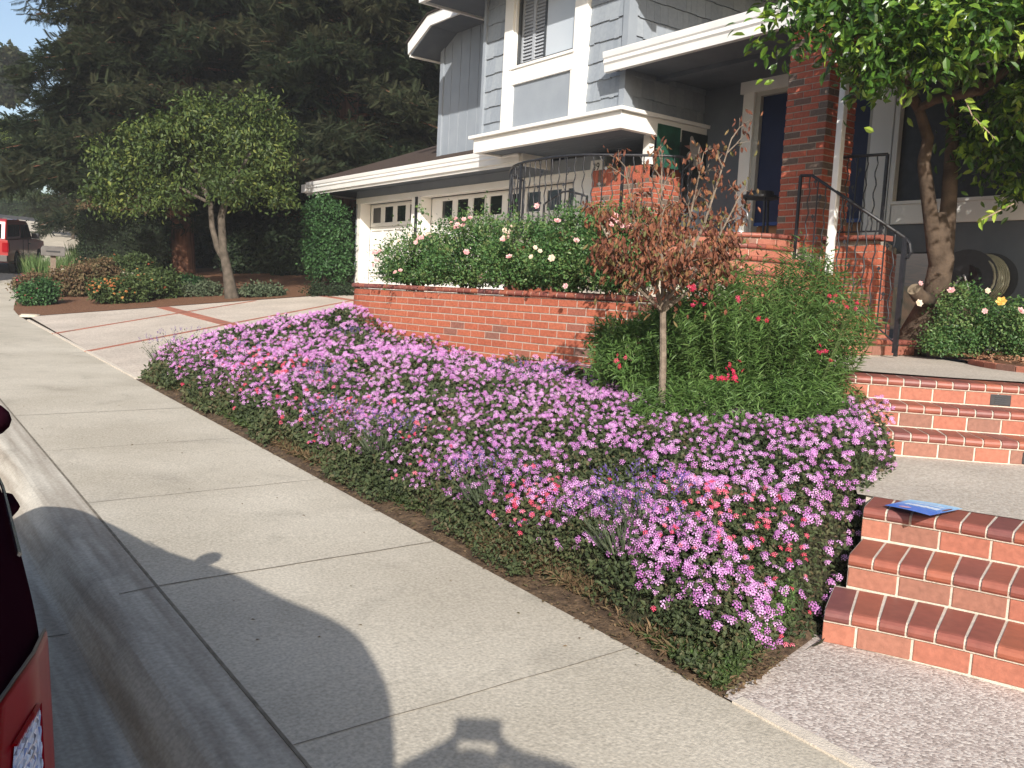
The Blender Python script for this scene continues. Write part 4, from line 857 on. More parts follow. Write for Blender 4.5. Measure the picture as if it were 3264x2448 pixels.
# ------------------------------------------------------------------ vegetation
def norm(a): return a/np.maximum(1e-9, np.linalg.norm(a, axis=1, keepdims=True))
def scatter(name, tv, tf, pos, yd, nd, scale, mats, parent=None, tr=None, rnd=None, tmi=None, wscale=None):
    """N copies of one small template in a single mesh: yd = growth direction, nd = rough normal"""
    tv = np.asarray(tv, float); tf = np.asarray(tf, int); N = len(pos); yd = norm(yd)
    xd = norm(np.cross(yd, nd)+1e-6); zd = np.cross(xd, yd)
    sc = np.asarray(scale, float).reshape(N, 1, 1); 
    V = (tv[None, :, 0:1]*xd[:, None, :]+tv[None, :, 1:2]*yd[:, None, :]+tv[None, :, 2:3]*zd[:, None, :])*sc+pos[:, None, :]
    F = tf[None]+(np.arange(N)*len(tv))[:, None, None]
    rnd = rng.random(N) if rnd is None else np.asarray(rnd)
    rr = np.repeat(rnd[:, None], len(tv), 1)
    if tr is not None: rr = np.clip(rr+np.asarray(tr)[None], 0, 1)
    mi = None if tmi is None else np.tile(np.asarray(tmi), N)
    return mesh_np(name, V.reshape(-1, 3), F.reshape(-1, tf.shape[1]), mats, parent, mi, rr.reshape(-1))
LEAF = ([(0, 0, 0), (-.32, .45, .10), (0, 1, -.08), (.32, .45, .10)], [(0, 2, 1), (0, 3, 2)])
NARROW = ([(0, 0, 0), (-.10, .45, .03), (0, 1, -.15), (.10, .45, .03)], [(0, 2, 1), (0, 3, 2)])
BLADE = ([(-.02, 0, 0), (.02, 0, 0), (.016, .5, .05), (-.016, .5, .05), (0, 1, -.04), (0, 1, -.04)], [(0, 1, 2, 3), (3, 2, 4, 5)])
BIGLEAF = ([(0, 0, 0), (0, .35, -.02), (0, .7, -.06), (0, 1, -.16), (-.20, .30, .07), (-.19, .65, .03), (.20, .30, .07), (.19, .65, .03)],
           [(0, 1, 4), (4, 1, 5), (1, 2, 5), (5, 2, 3), (0, 6, 1), (6, 7, 1), (1, 7, 2), (7, 3, 2)])
def randv(n): return norm(rng.normal(size=(n, 3)))
def crown(blobs, ncl, nl, cr, shell=.55, droop=.2, bottom=None):
    """leaf clumps gathered near the surface of several ellipsoids; returns positions, directions, normals, clump id"""
    w_ = np.array([b[1][0]*b[1][1]*b[1][2] for b in blobs])**.67; pick = rng.choice(len(blobs), ncl, p=w_/w_.sum())
    c = np.array([tuple(b[0]) for b in blobs])[pick]; r_ = np.array([b[1] for b in blobs])[pick]
    u = randv(ncl); rad = shell+(1-shell)*rng.random((ncl, 1))**.7
    cc = c+u*r_*rad
    crs = cr*(.6+.8*rng.random((ncl, 1)))
    pos = np.repeat(cc, nl, 0)+rng.normal(size=(ncl*nl, 3))*np.repeat(crs, nl, 0)*.55
    out = np.repeat(norm(u*1.0+np.array([0, 0, .25])), nl, 0)
    yd = norm(out*.6+randv(ncl*nl)*.9+np.array([0, 0, -droop])); nd = norm(out*.7+randv(ncl*nl)*.7+np.array([0, 0, .6]))
    return pos, yd, nd, np.repeat(np.arange(ncl), nl)
def blob(px, py, dep, rx_, ry_, rd=None):
    k = D*dep/FPX; r = rx_*k; return (atD(px, py, dep), ((rd or r), (rd or r), ry_*k)) if rd else (atD(px, py, dep), (r, r, ry_*k))
def clumprnd(cid, spread=.35):
    b = rng.random(cid.max()+1); return np.clip(b[cid]*(1-spread)+rng.random(len(cid))*spread, 0, 1)
LG_LANT = rmat('lantana_leaf', [(.032, .045, .02), (.05, .07, .028), (.07, .09, .035), (.10, .095, .045), (.13, .085, .055)], .65, .2)
LG_ROSE = rmat('rose_leaf', [(.025, .07, .02), (.045, .11, .03), (.075, .16, .045), (.14, .22, .065), (.18, .20, .08)], .45, .22, .4)
LG_GRN = rmat('penstemon_leaf', [(.055, .11, .028), (.08, .155, .038), (.12, .21, .055), (.18, .27, .085)], .5, .25, .35)
LG_CIT = rmat('citrus_leaf', [(.025, .065, .012), (.045, .11, .015), (.09, .19, .022), (.24, .36, .04), (.42, .52, .09)], .32, .28, .55)
LG_TREE = rmat('small_tree_leaf', [(.022, .042, .012), (.044, .072, .018), (.08, .115, .026), (.18, .20, .045)], .5, .25)
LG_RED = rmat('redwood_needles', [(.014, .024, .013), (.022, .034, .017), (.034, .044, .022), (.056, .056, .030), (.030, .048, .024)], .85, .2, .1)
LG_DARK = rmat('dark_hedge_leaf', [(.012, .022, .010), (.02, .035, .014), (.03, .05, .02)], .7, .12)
LG_HEDGE = rmat('hedge_leaf', [(.032, .055, .018), (.055, .085, .025), (.09, .125, .04)], .6, .2)
LG_COL = rmat('column_shrub_leaf', [(.02, .055, .02), (.04, .10, .03), (.07, .15, .05)], .5, .22)
LG_LIME = rmat('lime_leaf', [(.10, .16, .03), (.2, .27, .05), (.35, .36, .06)], .6, .3)
LG_DEAD = rmat('dead_leaf', [(.09, .036, .024), (.15, .056, .034), (.21, .08, .046), (.30, .125, .065), (.13, .14, .05)], .75, .25)
LG_SAGE = rmat('lavender_leaf', [(.045, .065, .035), (.075, .10, .055), (.12, .14, .085)], .8, .15)
LG_BROWN = rmat('dry_foliage', [(.09, .055, .03), (.16, .10, .055), (.10, .09, .04), (.24, .16, .09)], .85, .2)
LG_BLADE = rmat('grass_blade', [(.06, .12, .03), (.10, .17, .05), (.16, .2, .08)], .6, .25)
FL_PURP = rmat('lantana_purple', [(.44, .14, .42), (.55, .22, .53), (.64, .31, .62), (.72, .42, .70)], .7, .2)
FL_CORAL = rmat('verbena_coral', [(.66, .05, .12), (.78, .09, .18), (.80, .24, .32)], .7, .2)
FL_ORNG = rmat('lantana_orange', [(.55, .10, .07), (.62, .20, .06), (.70, .34, .10)], .7, .2)
FL_ROSE = rmat('rose_pink', [(.76, .34, .36), (.80, .46, .46), (.82, .62, .58)], .6, .3)
FL_CREAM = rmat('rose_cream', [(.78, .60, .45), (.80, .70, .58)], .6, .3)
FL_RED = rmat('penstemon_red', [(.48, .01, .05), (.62, .02, .09), (.70, .06, .16)], .6, .2)
FL_LAV = rmat('lavender_bloom', [(.10, .05, .24), (.15, .08, .33), (.20, .15, .30)], .8, .15)
YELL = rmat('rose_yellow', [(.80, .45, .08), (.82, .60, .2)], .6, .3)
# flower bed surface
def inpoly(P, x, y):
    c = np.zeros(len(x), bool); n = len(P)
    for i in range(n):
        x0, y0 = P[i]; x1, y1 = P[(i+1) % n]; k = (y0 > y) != (y1 > y)
        with np.errstate(divide='ignore', invalid='ignore'): c ^= k & (x < (x1-x0)*(y-y0)/(y1-y0+1e-12)+x0)
    return c
def edged(P, x, y):
    d = np.full(len(x), 9.)
    for i in range(len(P)):
        ax, ay = P[i]; bx, by = P[(i+1) % len(P)]; vx, vy = bx-ax, by-ay; t = np.clip(((x-ax)*vx+(y-ay)*vy)/(vx*vx+vy*vy+1e-9), 0, 1)
        d = np.minimum(d, np.hypot(x-ax-t*vx, y-ay-t*vy))
    return d
BED = [(2.40, 1.88), (3.12, 2.05), (3.14, 2.10), (3.44, 2.25), (3.75, 2.37), (4.1, 2.48), (4.9, 3.12), (5.06, 3.3), (5.35, 3.55), (5.62, 3.78), (6.2, 4.4), (6.3, 4.8), (5.5, 4.78), (5.17, 5.38), (4.93, 6.5), (4.70, 8.2), (4.62, 9.0), (4.66, 9.5), (5.0, 9.95), (5.0, 10.6), (4.2, 10.9), (3.4, 10.7), (2.40, 10.25)]
def gz_(x, y): return .03*y+.036+.2*(x-2.41)
def wdist(x, y): return np.clip(((y-1.90)-(x-2.42)*.243), 0, 9)      # distance from the walk edge
def bed_fn(x, y): return float(min(max(gz_(x, y), S(y)+.050), S(y)+.052+.018*(x-2.41)+1.3*wdist(x, y)))+.012*math.sin(x*7)*math.sin(y*5)*min(1, (x-2.4)*8)-.003-.022*max(0, 1-(x-2.40)/.05)
bed = patch('flower_bed', BED, bed_fn, SOIL, .35)
def bump2(x, y): return .5*np.sin(2.3*x+1.7*y)+.5*np.sin(4.1*x-3.3*y+1)+.35*np.sin(7.3*x+6.1*y+2)+.25*np.sin(11.*x-9.7*y)
def ztop(x, y):
    e = np.minimum(np.minimum(wdist(x, y), x-2.47), (10.75-y)*.8)
    h = .30*np.clip(e/.30, 0, 1)**.55*(1-.50*np.clip((x-3.9)/.7, 0, 1)*np.clip((8.5-y)/1.2, 0, 1)*np.clip((y-4.2)/.8, 0, 1))+.14*np.exp(-((x-4.5)**2+(y-9.3)**2)/.35)*np.clip(e/.3, 0, 1)-.13*np.exp(-((x-4.75)**2+(y-3.45)**2)/.30)
    h += .035*bump2(x, y)*np.clip(e/.3, 0, 1)+.10*np.exp(-((x-2.95)**2+(y-2.6)**2)/.18)
    return np.minimum(gz_(x, y), .03*y+.04+1.3*wdist(x, y))+h-.10*np.clip((x-4.25)/.6, 0, 1)*np.clip((2.95-y)/.4, 0, 1)
LBED = [(2.54, 1.96), (3.12, 2.05), (3.24, 2.08), (3.56, 2.20), (3.88, 2.31), (4.34, 2.38), (5.12, 2.98), (5.22, 3.28), (4.7, 3.9), (4.55, 4.6), (5.0, 5.2), (4.93, 6.5), (4.70, 8.2), (4.6, 9.0), (4.63, 9.5), (4.9, 9.95), (4.9, 10.5), (4.2, 10.85), (3.4, 10.6), (2.46, 10.1), (2.56, 8.6), (2.5, 7.6), (2.6, 6.6), (2.5, 5.6), (2.58, 4.9), (2.5, 4.3), (2.6, 3.8), (2.54, 3.2), (2.6, 2.7), (2.5, 2.3)]
def sample(P, n, dens=None):
    x0, x1 = min(p[0] for p in P), max(p[0] for p in P); y0, y1 = min(p[1] for p in P), max(p[1] for p in P); X = np.empty(0); Y = np.empty(0)
    while len(X) < n:
        x = rng.uniform(x0, x1, n); y = rng.uniform(y0, y1, n); k = inpoly(P, x, y)
        if dens is not None: k &= rng.random(n) < dens(x, y)
        X = np.append(X, x[k]); Y = np.append(Y, y[k])
    return X[:n], Y[:n]
dens = lambda x, y: np.clip((3.2/np.hypot(x, y))**1.1, .2, 1)
# dark heart of the mass, then leaves, then flower heads
n = 125000
x, y = sample(LBED, n, dens); zt = ztop(x, y); le = edged(LBED, x, y); dpt = rng.random(n)**1.6*np.where(le < .14, np.maximum(zt-.03*y-.05, .16), .16)*np.where(le < .14, 1.0, 1.0); z = np.maximum(zt-dpt, zt*0+.03*y+.05)+.012*np.sin(x*40)*np.sin(y*37)
xf, yf = sample([(2.44, 1.96), (3.1, 2.06), (3.3, 2.3), (3.0, 2.7), (2.95, 10.2), (2.46, 10.1)], 34000, dens); zf_ = ztop(xf, yf); kf = np.sin(yf*4.1)+.6*np.sin(yf*9.7+1) > (2.56-xf)*14-.9
xf, yf, zf_ = xf[kf], yf[kf], zf_[kf]; gf = .03*yf+.05; zf_ = gf+(np.maximum(zf_, gf+.03)+.01-gf)*rng.random(len(xf))**.6; xf = xf-.03*rng.random(len(xf))
x = np.concatenate([x, xf]); y = np.concatenate([y, yf]); z = np.concatenate([z, zf_]); n = len(x)
sc = rng.uniform(.015, .030, n)*np.clip(np.hypot(x, y)/4.2, 1, 1.8)
pos = np.stack([x, y, z], 1); yd = randv(n)+np.array([0, 0, .25]); nd = randv(n)*.6+np.array([-.25, -.2, 1])
lx = np.clip(.42+.16*bump2(x*1.7, y*1.7)+rng.normal(size=n)*.2, 0, 1)
tag(scatter('lantana_foliage', LEAF[0], LEAF[1], pos, yd, nd, sc, LG_LANT, rnd=lx), 'low dark green leafy mass of trailing lantana filling the sloping flower bed', 'ground cover', kind='stuff')
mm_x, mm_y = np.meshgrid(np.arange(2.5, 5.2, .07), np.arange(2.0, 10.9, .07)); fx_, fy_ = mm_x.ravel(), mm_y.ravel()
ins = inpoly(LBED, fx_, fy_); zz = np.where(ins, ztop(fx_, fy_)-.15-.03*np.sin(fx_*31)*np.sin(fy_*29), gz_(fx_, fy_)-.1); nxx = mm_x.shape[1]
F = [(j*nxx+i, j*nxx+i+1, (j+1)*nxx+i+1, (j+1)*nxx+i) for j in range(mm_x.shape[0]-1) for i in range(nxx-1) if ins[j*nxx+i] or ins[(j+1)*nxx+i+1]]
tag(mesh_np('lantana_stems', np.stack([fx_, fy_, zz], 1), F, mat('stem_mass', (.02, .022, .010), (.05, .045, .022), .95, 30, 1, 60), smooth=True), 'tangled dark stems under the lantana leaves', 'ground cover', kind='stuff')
def head_template(n=13, r=1.25, fr=.36, flat=.8):
    V = []; F = []; tr = []
    for i in range(n):
        a = i*2.39996; q = math.sqrt((i+.4)/n); u = Vector((math.cos(a)*q, math.sin(a)*q, flat*math.sqrt(max(0, 1-q*q*.85)))); nn = Vector((u.x*.8, u.y*.8, u.z+.25)).normalized()
        t1 = nn.orthogonal().normalized(); t2 = nn.cross(t1); b = len(V); ph_ = random.random()*6
        # disc of 5 rounded petals approximated by a 5-gon
        for k in range(5): aa = ph_+k*2*math.pi/5; V.append(tuple(u*r*.75+(t1*math.cos(aa)+t2*math.sin(aa))*fr*.62+nn*.02))
        F.append(tuple(range(b, b+5))); tr += [random.uniform(-.25, .25)]*5
    # local frame: y is the growth axis for scatter, so swap z->y
    return [(v[0], v[2], v[1]) for v in V], F, tr
HV, HF, HT = head_template()
def heads(name, x, y, z, sc, m, label, cat, parent=None):
    n = len(x); pos = np.stack([x, y, z], 1); yd = norm(randv(n)*.6+np.array([-.45, -.5, .8])); nd = randv(n)
    o = scatter(name, HV, HF, pos, yd, nd, sc, m, parent, tr=HT)
    if label: tag(o, label, cat, kind='stuff')
    return o
def flmask(x, y):   # where the purple heads stand thickest
    v = .55+.35*np.sin(1.9*x+2.7*y+.5)*np.sin(2.9*x-1.3*y)+.2*np.sin(6*x+5*y)
    for (cx, cy, r_) in ((3.05, 3.35, .28), (2.75, 2.25, .3), (2.8, 4.9, .3), (2.75, 6.4, .35), (4.6, 6.3, .35)): v -= .75*np.exp(-((x-cx)**2+(y-cy)**2)/r_**2)
    v = (v+.45)*np.clip((x-2.52)/.22, 0.08, 1)*(1-.5*np.exp(-((x-2.5)**2+(y-2.0)**2)/.03))
    return np.clip(v, .03, 1)
N1 = 4300; x, y = sample(LBED, N1, lambda a, b: flmask(a, b)*dens(a, b)**.7)
z = ztop(x, y)+rng.uniform(.0, .045, N1); k_ = 0
xe = 2.53+.34*rng.random(1300)**.7; ye = rng.choice([2.15, 2.3, 2.5, 2.7, 3.1, 3.9, 4.3, 5.0, 5.6, 6.3, 7.1, 8.0, 9.0], 1300)+rng.normal(size=1300)*.22; k = inpoly(LBED, xe, ye); xe, ye = xe[k], ye[k]
x = np.concatenate([x, xe]); y = np.concatenate([y, ye]); z = np.concatenate([z, ztop(xe, ye)-rng.random(len(xe))*.04+.01])
# tight pairs and triples of heads
x = np.concatenate([x, x[:1500]+rng.normal(size=1500)*.024]); y = np.concatenate([y, y[:1500]+rng.normal(size=1500)*.024]); z = np.concatenate([z, z[:1500]+rng.normal(size=1500)*.008])
heads('lantana_flowers', x, y, z, rng.uniform(.0105, .0185, len(x))*(1+.22*np.clip(5.2-np.hypot(x, y), 0, 1))*np.clip(np.hypot(x, y)/5.5, 1, 1.5), FL_PURP, 'thousands of small mauve lantana flower heads covering the bed', 'flowers')
x, y = sample(LBED, 1500, dens); heads('spent_heads', x, y, ztop(x, y)+rng.uniform(-.01, .02, 1500), rng.uniform(.006, .010, 1500)*np.clip(np.hypot(x, y)/5.5, 1, 1.5), LG_BROWN, 'brown spent seed heads scattered between the mauve flowers', 'seed heads')
def spots(L, n, sp):
    X = []; Y = []
    for (cx, cy, r_, q) in L:
        m_ = int(n*q); X.append(cx+rng.normal(size=m_)*r_); Y.append(cy+rng.normal(size=m_)*r_*sp)
    x = np.concatenate(X); y = np.concatenate(Y); k = inpoly(BED, x, y) & (x > 2.5); return x[k], y[k]
x, y = spots([(2.95, 2.32, .17, 1.35), (3.15, 2.5, .13, .35), (2.68, 3.4, .08, .55), (2.75, 5.9, .2, .6), (2.85, 7.3, .3, .9), (2.7, 4.6, .15, .25), (3.0, 8.6, .3, .5)], 75, 1.6)
heads('verbena_flowers', x, y, ztop(x, y)+rng.uniform(0, .04, len(x)), rng.uniform(.010, .0165, len(x))*np.clip(np.hypot(x, y)/5, 1, 1.5), FL_CORAL, 'scattered coral pink verbena flowers along the sidewalk side of the bed', 'flowers')
# lavender plants: grey green tufts with violet spikes
def lavender(cx, cy, r_, n_, label):
    z0 = ztop(np.array([cx]), np.array([cy]))[0]-.10; t = thing('lavender_plant', label, 'lavender', (cx, cy, z0), 0, 'lavender plants in the flower bed')
    a = rng.random(n_)*6.28; q = rng.random(n_)**.6; b = np.stack([np.cos(a)*q*r_*.6, np.sin(a)*q*r_*.6, np.zeros(n_)], 1); d = norm(np.stack([np.cos(a)*q*.9, np.sin(a)*q*.9, np.full(n_, 1.)], 1)+randv(n_)*.2)
    scatter('foliage', BLADE[0], BLADE[1], b, d, randv(n_), rng.uniform(.08, .19, n_), LG_SAGE, t)
    ns_ = int(n_*1.2); L = rng.uniform(.05, .24, ns_); k = rng.integers(0, n_, ns_); p = b[k]+d[k]*L[:, None]
    scatter('foliage', LEAF[0], LEAF[1], p, d[k]+randv(ns_)*.7, randv(ns_), rng.uniform(.012, .022, ns_), LG_SAGE, t)
    ns_ = n_//3; k = rng.integers(0, n_, ns_); tip = b[k]+d[k]*rng.uniform(.2, .27, ns_)[:, None]; sv = []; 
    p = np.concatenate([tip+d[k]*j*.009+rng.normal(size=(ns_, 3))*.003 for j in range(5)])
    scatter('blossoms', LEAF[0], LEAF[1], p, randv(len(p))+np.array([0, 0, .8]), randv(len(p)), np.full(len(p), .012), FL_LAV, t)
for i, (px, py, dep_, r_) in enumerate(((1290, 1150, 3.75, .22), (1390, 1080, 3.95, .20), (810, 950, 5.6, .26), (1010, 1040, 4.6, .20), (740, 905, 6.1, .25), (520, 800, 8.6, .30), (400, 760, 10.2, .32), (700, 840, 7.2, .22), (1150, 720, 6.9, .25), (770, 690, 9.0, .22), (350, 790, 9.8, .25))):
    p = atD(px, py, dep_); cx = min(max(p.x, 2.68), 4.85); 
    lavender(cx, p.y, r_*.85, int(150*min(1, 5/dep_)+40), ['grey green lavender with violet spikes nearest the sidewalk, among coral flowers', 'tall grey lavender just behind the nearest lavender', 'bushy grey lavender at the sidewalk edge midway along the bed', 'small lavender between the two larger sidewalk clumps', 'wispy lavender beyond the midway clump', 'lavender beside the coral flowers near the driveway end', 'lavender at the driveway end behind the corner plant', 'lavender in the middle of the bed, far half', 'dark lavender against the brick wall base', 'lavender below the rounded left end of the brick wall', 'lavender at the far sidewalk corner of the bed'][i])
# low green and dry cover along the sidewalk edge
EDGE = [(2.43, 1.93), (2.95, 2.08), (3.02, 2.2), (2.72, 2.5), (2.62, 3.3), (2.62, 4.4), (2.66, 6.0), (2.75, 8.0), (2.7, 10.1), (2.48, 10.2), (2.53, 8), (2.50, 6), (2.54, 5), (2.55, 4.2), (2.5, 3.6), (2.56, 3.1), (2.50, 2.6)]
n = 19000; x, y = sample(EDGE, n, lambda a, b: dens(a, b)*np.clip(.40+.7*np.sin(b*3.1+.6)*np.sin(b*1.3)+.5*np.sin(a*14+b*5), .03, 1)); 
hh = (.03+.13*np.clip((x-2.5)/.3, 0, 1))*np.clip(.8+.3*np.sin(y*4), .3, 1.2); z = gz_(x, y)+rng.random(n)*hh
pr = np.clip(.5+.5*np.sin(y*2.2+1.1)+rng.normal(size=n)*.25, 0, 1)
g_ = pr < .60
tag(scatter('edge_herbs', LEAF[0], LEAF[1], np.stack([x, y, z], 1)[g_], (randv(n)+np.array([-.2, 0, .5]))[g_], (randv(n)*.6+np.array([0, 0, 1]))[g_], rng.uniform(.012, .026, n)[g_]*np.clip(np.hypot(x, y)/4, 1, 1.8)[g_], LG_HEDGE), 'low green herbs creeping along the sidewalk edge of the bed', 'ground cover', kind='stuff')
tag(scatter('dry_stalks', NARROW[0], NARROW[1], np.stack([x, y, z], 1)[~g_], (randv(n)+np.array([-.2, 0, .5]))[~g_], randv(n)[~g_], rng.uniform(.03, .06, n)[~g_], LG_BROWN), 'dry brown stalks and withered leaves on the soil by the sidewalk', 'dry plants', kind='stuff')
# ferny green corner clump next to the walk
n = 5000; P = [(2.45, 1.95), (3.0, 2.06), (3.08, 2.14), (2.8, 2.3), (2.5, 2.2)]; x, y = sample(P, n); z = gz_(x, y)+rng.random(n)*(.04+.10*np.clip((x-2.5)/.4, 0, 1))
tag(scatter('corner_herb', LEAF[0], LEAF[1], np.stack([x, y, z], 1), randv(n)+np.array([-.3, -.3, .3]), randv(n)*.5+np.array([0, 0, 1]), rng.uniform(.008, .018, n), LG_GRN), 'bright green ferny herb spilling at the bed corner beside the aggregate walk', 'herb')
# litter on soil and sidewalk
n = 4200; x = 2.385+.37*rng.random(n)**.8; y = 1.9+8*rng.random(n)**1.5; tag(scatter('soil_litter', LEAF[0], LEAF[1], np.stack([x, y, np.maximum(gz_(x, y), .03*y+.038)+.006], 1), randv(n)*np.array([1, 1, .2]), randv(n)*.3+np.array([0, 0, 1]), rng.uniform(.008, .024, n), LG_BROWN), 'small dead leaves and chips on the bare soil strip', 'litter', kind='stuff')
n = 70; y = rng.uniform(1.3, 9, n); x = rng.uniform(.6, 2.4, n); z = np.where(x > 1, .03*y+.015*x+.004, .03*y-.12); tag(scatter('pavement_litter', LEAF[0], LEAF[1], np.stack([x, y, z], 1), randv(n)*np.array([1, 1, .05]), randv(n)*.2+np.array([0, 0, 1]), rng.uniform(.006, .022, n), LG_BROWN), 'a few tiny dry leaves and crumbs on the concrete', 'litter', kind='stuff')
n = 2600; x = rng.uniform(7.9, 10, n); y = rng.uniform(2, 5.2, n); k = inpoly([(8.74, 5.2), (8.58, 4.55), (8.24, 4.1), (7.7, 3.4), (7.85, 2.3), (10, 2), (10, 5.2)], x, y)
tag(scatter('bark_chips', LEAF[0], LEAF[1], np.stack([x, y, np.full(n, 1.10)+rng.random(n)*.03], 1)[k], (randv(n)*np.array([1, 1, .3]))[k], (randv(n)*.5+np.array([0, 0, 1]))[k], rng.uniform(.02, .05, n)[k], rmat('chip', [(.16, .07, .035), (.28, .14, .08), (.45, .28, .18)], .9)), 'reddish bark chips spread under the citrus tree', 'mulch', kind='stuff')
mb = MB(); q_ = Path([(8.0, 3.47), (7.72, 3.72), (7.72, 3.3), (7.85, 2.3), (8.6, .6)]) if 0 else Path([(8.15, 4.02), (7.66, 3.42), (7.78, 2.4), (8.5, .7)]); s_ = 0
while s_ < q_.len: prof_run(mb, q_, s_+.004, s_+.198, box_prof(.09, .09), 1.0); s_ += .2067
tag(mb.build('path_edging', BR_RIS), 'flat brick edging between the upper path and the bark mulch', 'edging')
# ---- penstemon shrub
def shrubby(name, label, cat, base, blobs, ncl, nl, cr, m, leaf, ls, shell=.5, droop=.1, group=None, stems=0, stem_m=None, part='foliage', sp=.35):
    t = thing(name, label, cat, base, 0, group); b = Vector(base)
    pos, yd, nd, cid = crown([(Vector(c)-b, r) for c, r in blobs], ncl, nl, cr, shell, droop)
    k = pos[:, 2] > (.02 if part != 'foliage' or cat != 'rose bush' else .11 if base[2] > 1.3 else .02); scatter(part, leaf[0], leaf[1], pos[k], yd[k], nd[k], rng.uniform(ls[0], ls[1], len(pos))[k], m, t, rnd=clumprnd(cid, sp)[k])
    if stems:
        mb = MB()
        for i in range(stems):
            c, r = blobs[random.randrange(len(blobs))]; u = Vector(tuple(randv(1)[0])); e = Vector(c)-b+Vector((u.x*r[0], u.y*r[1], abs(u.z)*r[2]))*.8; s0 = Vector((random.uniform(-.08, .08), random.uniform(-.08, .08), 0)); mid = (s0+e)/2+Vector((0, 0, .1))
            mb.tube([s0, mid, e], [.008, .006, .003], 5)
        mb.build('stems', stem_m or TWIG, t)
    return t
B = (5.15, 4.05, .62)
# upright stems each carrying whorls of narrow leaves
t = thing('penstemon_shrub', 'big leafy green shrub with narrow leaves and a few crimson flowers beside the upper steps', 'shrub', B)
ns_ = 760; a = rng.random(ns_)*6.28; q = rng.random(ns_)**.5
ell = lambda: 0
bx = q*np.cos(a); by = q*np.sin(a)
sx, sy = .86, .74
tips = np.stack([bx*sx*1.08, by*sy*1.08, .30+(1.0-.55*q**2)*(.72+.25*rng.random(ns_))+.10*np.sin(5*bx+3)*np.sin(4*by)], 1)
ax_ = np.array([rt.x, rt.y]); ax_ /= np.linalg.norm(ax_); tips[:, 2] += .10*((tips[:, :2] @ ax_) > .2); 
roots = np.stack([bx*sx*.62, by*sy*.62, np.zeros(ns_)], 1); PP_ = []; DD_ = []
for j in range(40):
    f = .12+.88*(j+rng.random(ns_))/40; c = roots*(1-f)[:, None]+tips*f[:, None]; dirs = norm(tips-roots+1e-6); a2 = rng.random(ns_)*6.28; side = norm(np.cross(dirs, np.stack([np.cos(a2), np.sin(a2), np.zeros(ns_)], 1)))
    PP_.append(c); DD_.append(norm(side+dirs*.55))
def side_stems(ox, oy, rx_, ry_, h0, h1, n_):
    a = rng.random(n_)*6.28; q = rng.random(n_)**.5; rt_ = np.stack([ox+q*np.cos(a)*rx_*.7, oy+q*np.sin(a)*ry_*.7, np.full(n_, -.05)], 1); tp_ = np.stack([ox+q*np.cos(a)*rx_*1.1, oy+q*np.sin(a)*ry_*1.1, h0+(h1-h0)*(1-q**2)*rng.uniform(.7, 1.1, n_)], 1)
    for j in range(30):
        f = .1+.9*(j+rng.random(n_))/30; dirs = norm(tp_-rt_+1e-6); a2 = rng.random(n_)*6.28; sd_ = norm(np.cross(dirs, np.stack([np.cos(a2), np.sin(a2), np.zeros(n_)], 1))); PP_.append(rt_*(1-f)[:, None]+tp_*f[:, None]); DD_.append(norm(sd_+dirs*.55))
    return np.tile(np.arange(n_), 30)
sidl = [np.tile(np.arange(ns_), 40)]
for args in ((-.35, -.42, .62, .42, .12, .42, 300), (-.50, .10, .42, .50, .15, .50, 260), (.05, -.45, .5, .35, .15, .5, 200), (-.35, .62, .42, .40, .1, .45, 220), (-.32, -.68, .42, .30, .12, .45, 230), (-.72, -.30, .35, .35, .1, .38, 160), (-1.0, -.12, .28, .24, .05, .33, 110)): sidl.append(side_stems(*args)+sum(q.max()+1 for q in sidl))
PPx = np.concatenate(PP_); DDx = np.concatenate(DD_); sid = np.concatenate(sidl)
scatter('foliage', [(0, 0, 0), (-.085, .4, .03), (0, 1, -.12), (.085, .4, .03)], NARROW[1], PPx, DDx, randv(len(PPx))*.4+np.array([0, 0, 1]), rng.uniform(.05, .085, len(PPx)), LG_GRN, t, rnd=clumprnd(sid, .5))
mb = MB()
for i in range(0, ns_, 6): mb.tube([roots[i], roots[i]*.4+tips[i]*.6, tips[i]], [.005, .004, .002], 4)
mb.build('stems', mat('green_stem', (.06, .10, .03), (.10, .14, .05), .7, 10), t)
PV = [(0, 0, 0)]; 
def bloom_cluster(par, wp, n_, r_, sc, m, name='blossoms'):
    c = np.array(tuple(Vector(wp)-Vector(par.location)))
    p = c+rng.normal(size=(n_, 3))*r_; dvec = randv(n_)*.8+np.array([-.5, -.4, .4]); return scatter(name, HV, HF, p, dvec, randv(n_), np.full(n_, sc)*rng.uniform(.8, 1.2, n_), m, par, tr=HT)
for (px, py, dep_, n_) in ((1582, 818, 4.95, 12), (1560, 818, 4.97, 5), (1790, 755, 5.2, 6), (1800, 650, 5.5, 4), (1845, 662, 5.5, 4), (1590, 790, 5.0, 3), (1500, 620, 5.3, 5), (1512, 655, 5.25, 5), (1636, 677, 5.2, 3), (1345, 775, 5.6, 4), (1592, 642, 5.4, 2)):
    bloom_cluster(t, atD(px, py, dep_), n_, .025, .017, FL_RED)
# pale green shrub filling left of it, in front of the brick wall
shrubby('bushy_shrub', 'leafy green shrub against the brick wall behind the withered tree trunk', 'shrub', (4.95, 4.9, .75), [(atD(1380, 755, 6.45), (.30, .30, .20)), (atD(1350, 800, 6.3), (.26, .26, .16)), (atD(1460, 790, 6.35), (.30, .30, .22)), (atD(1320, 730, 6.6), (.16, .16, .12)), (atD(1480, 720, 6.4), (.26, .26, .2))], 420, 26, .07, LG_GRN, NARROW, (.05, .08), stems=25)
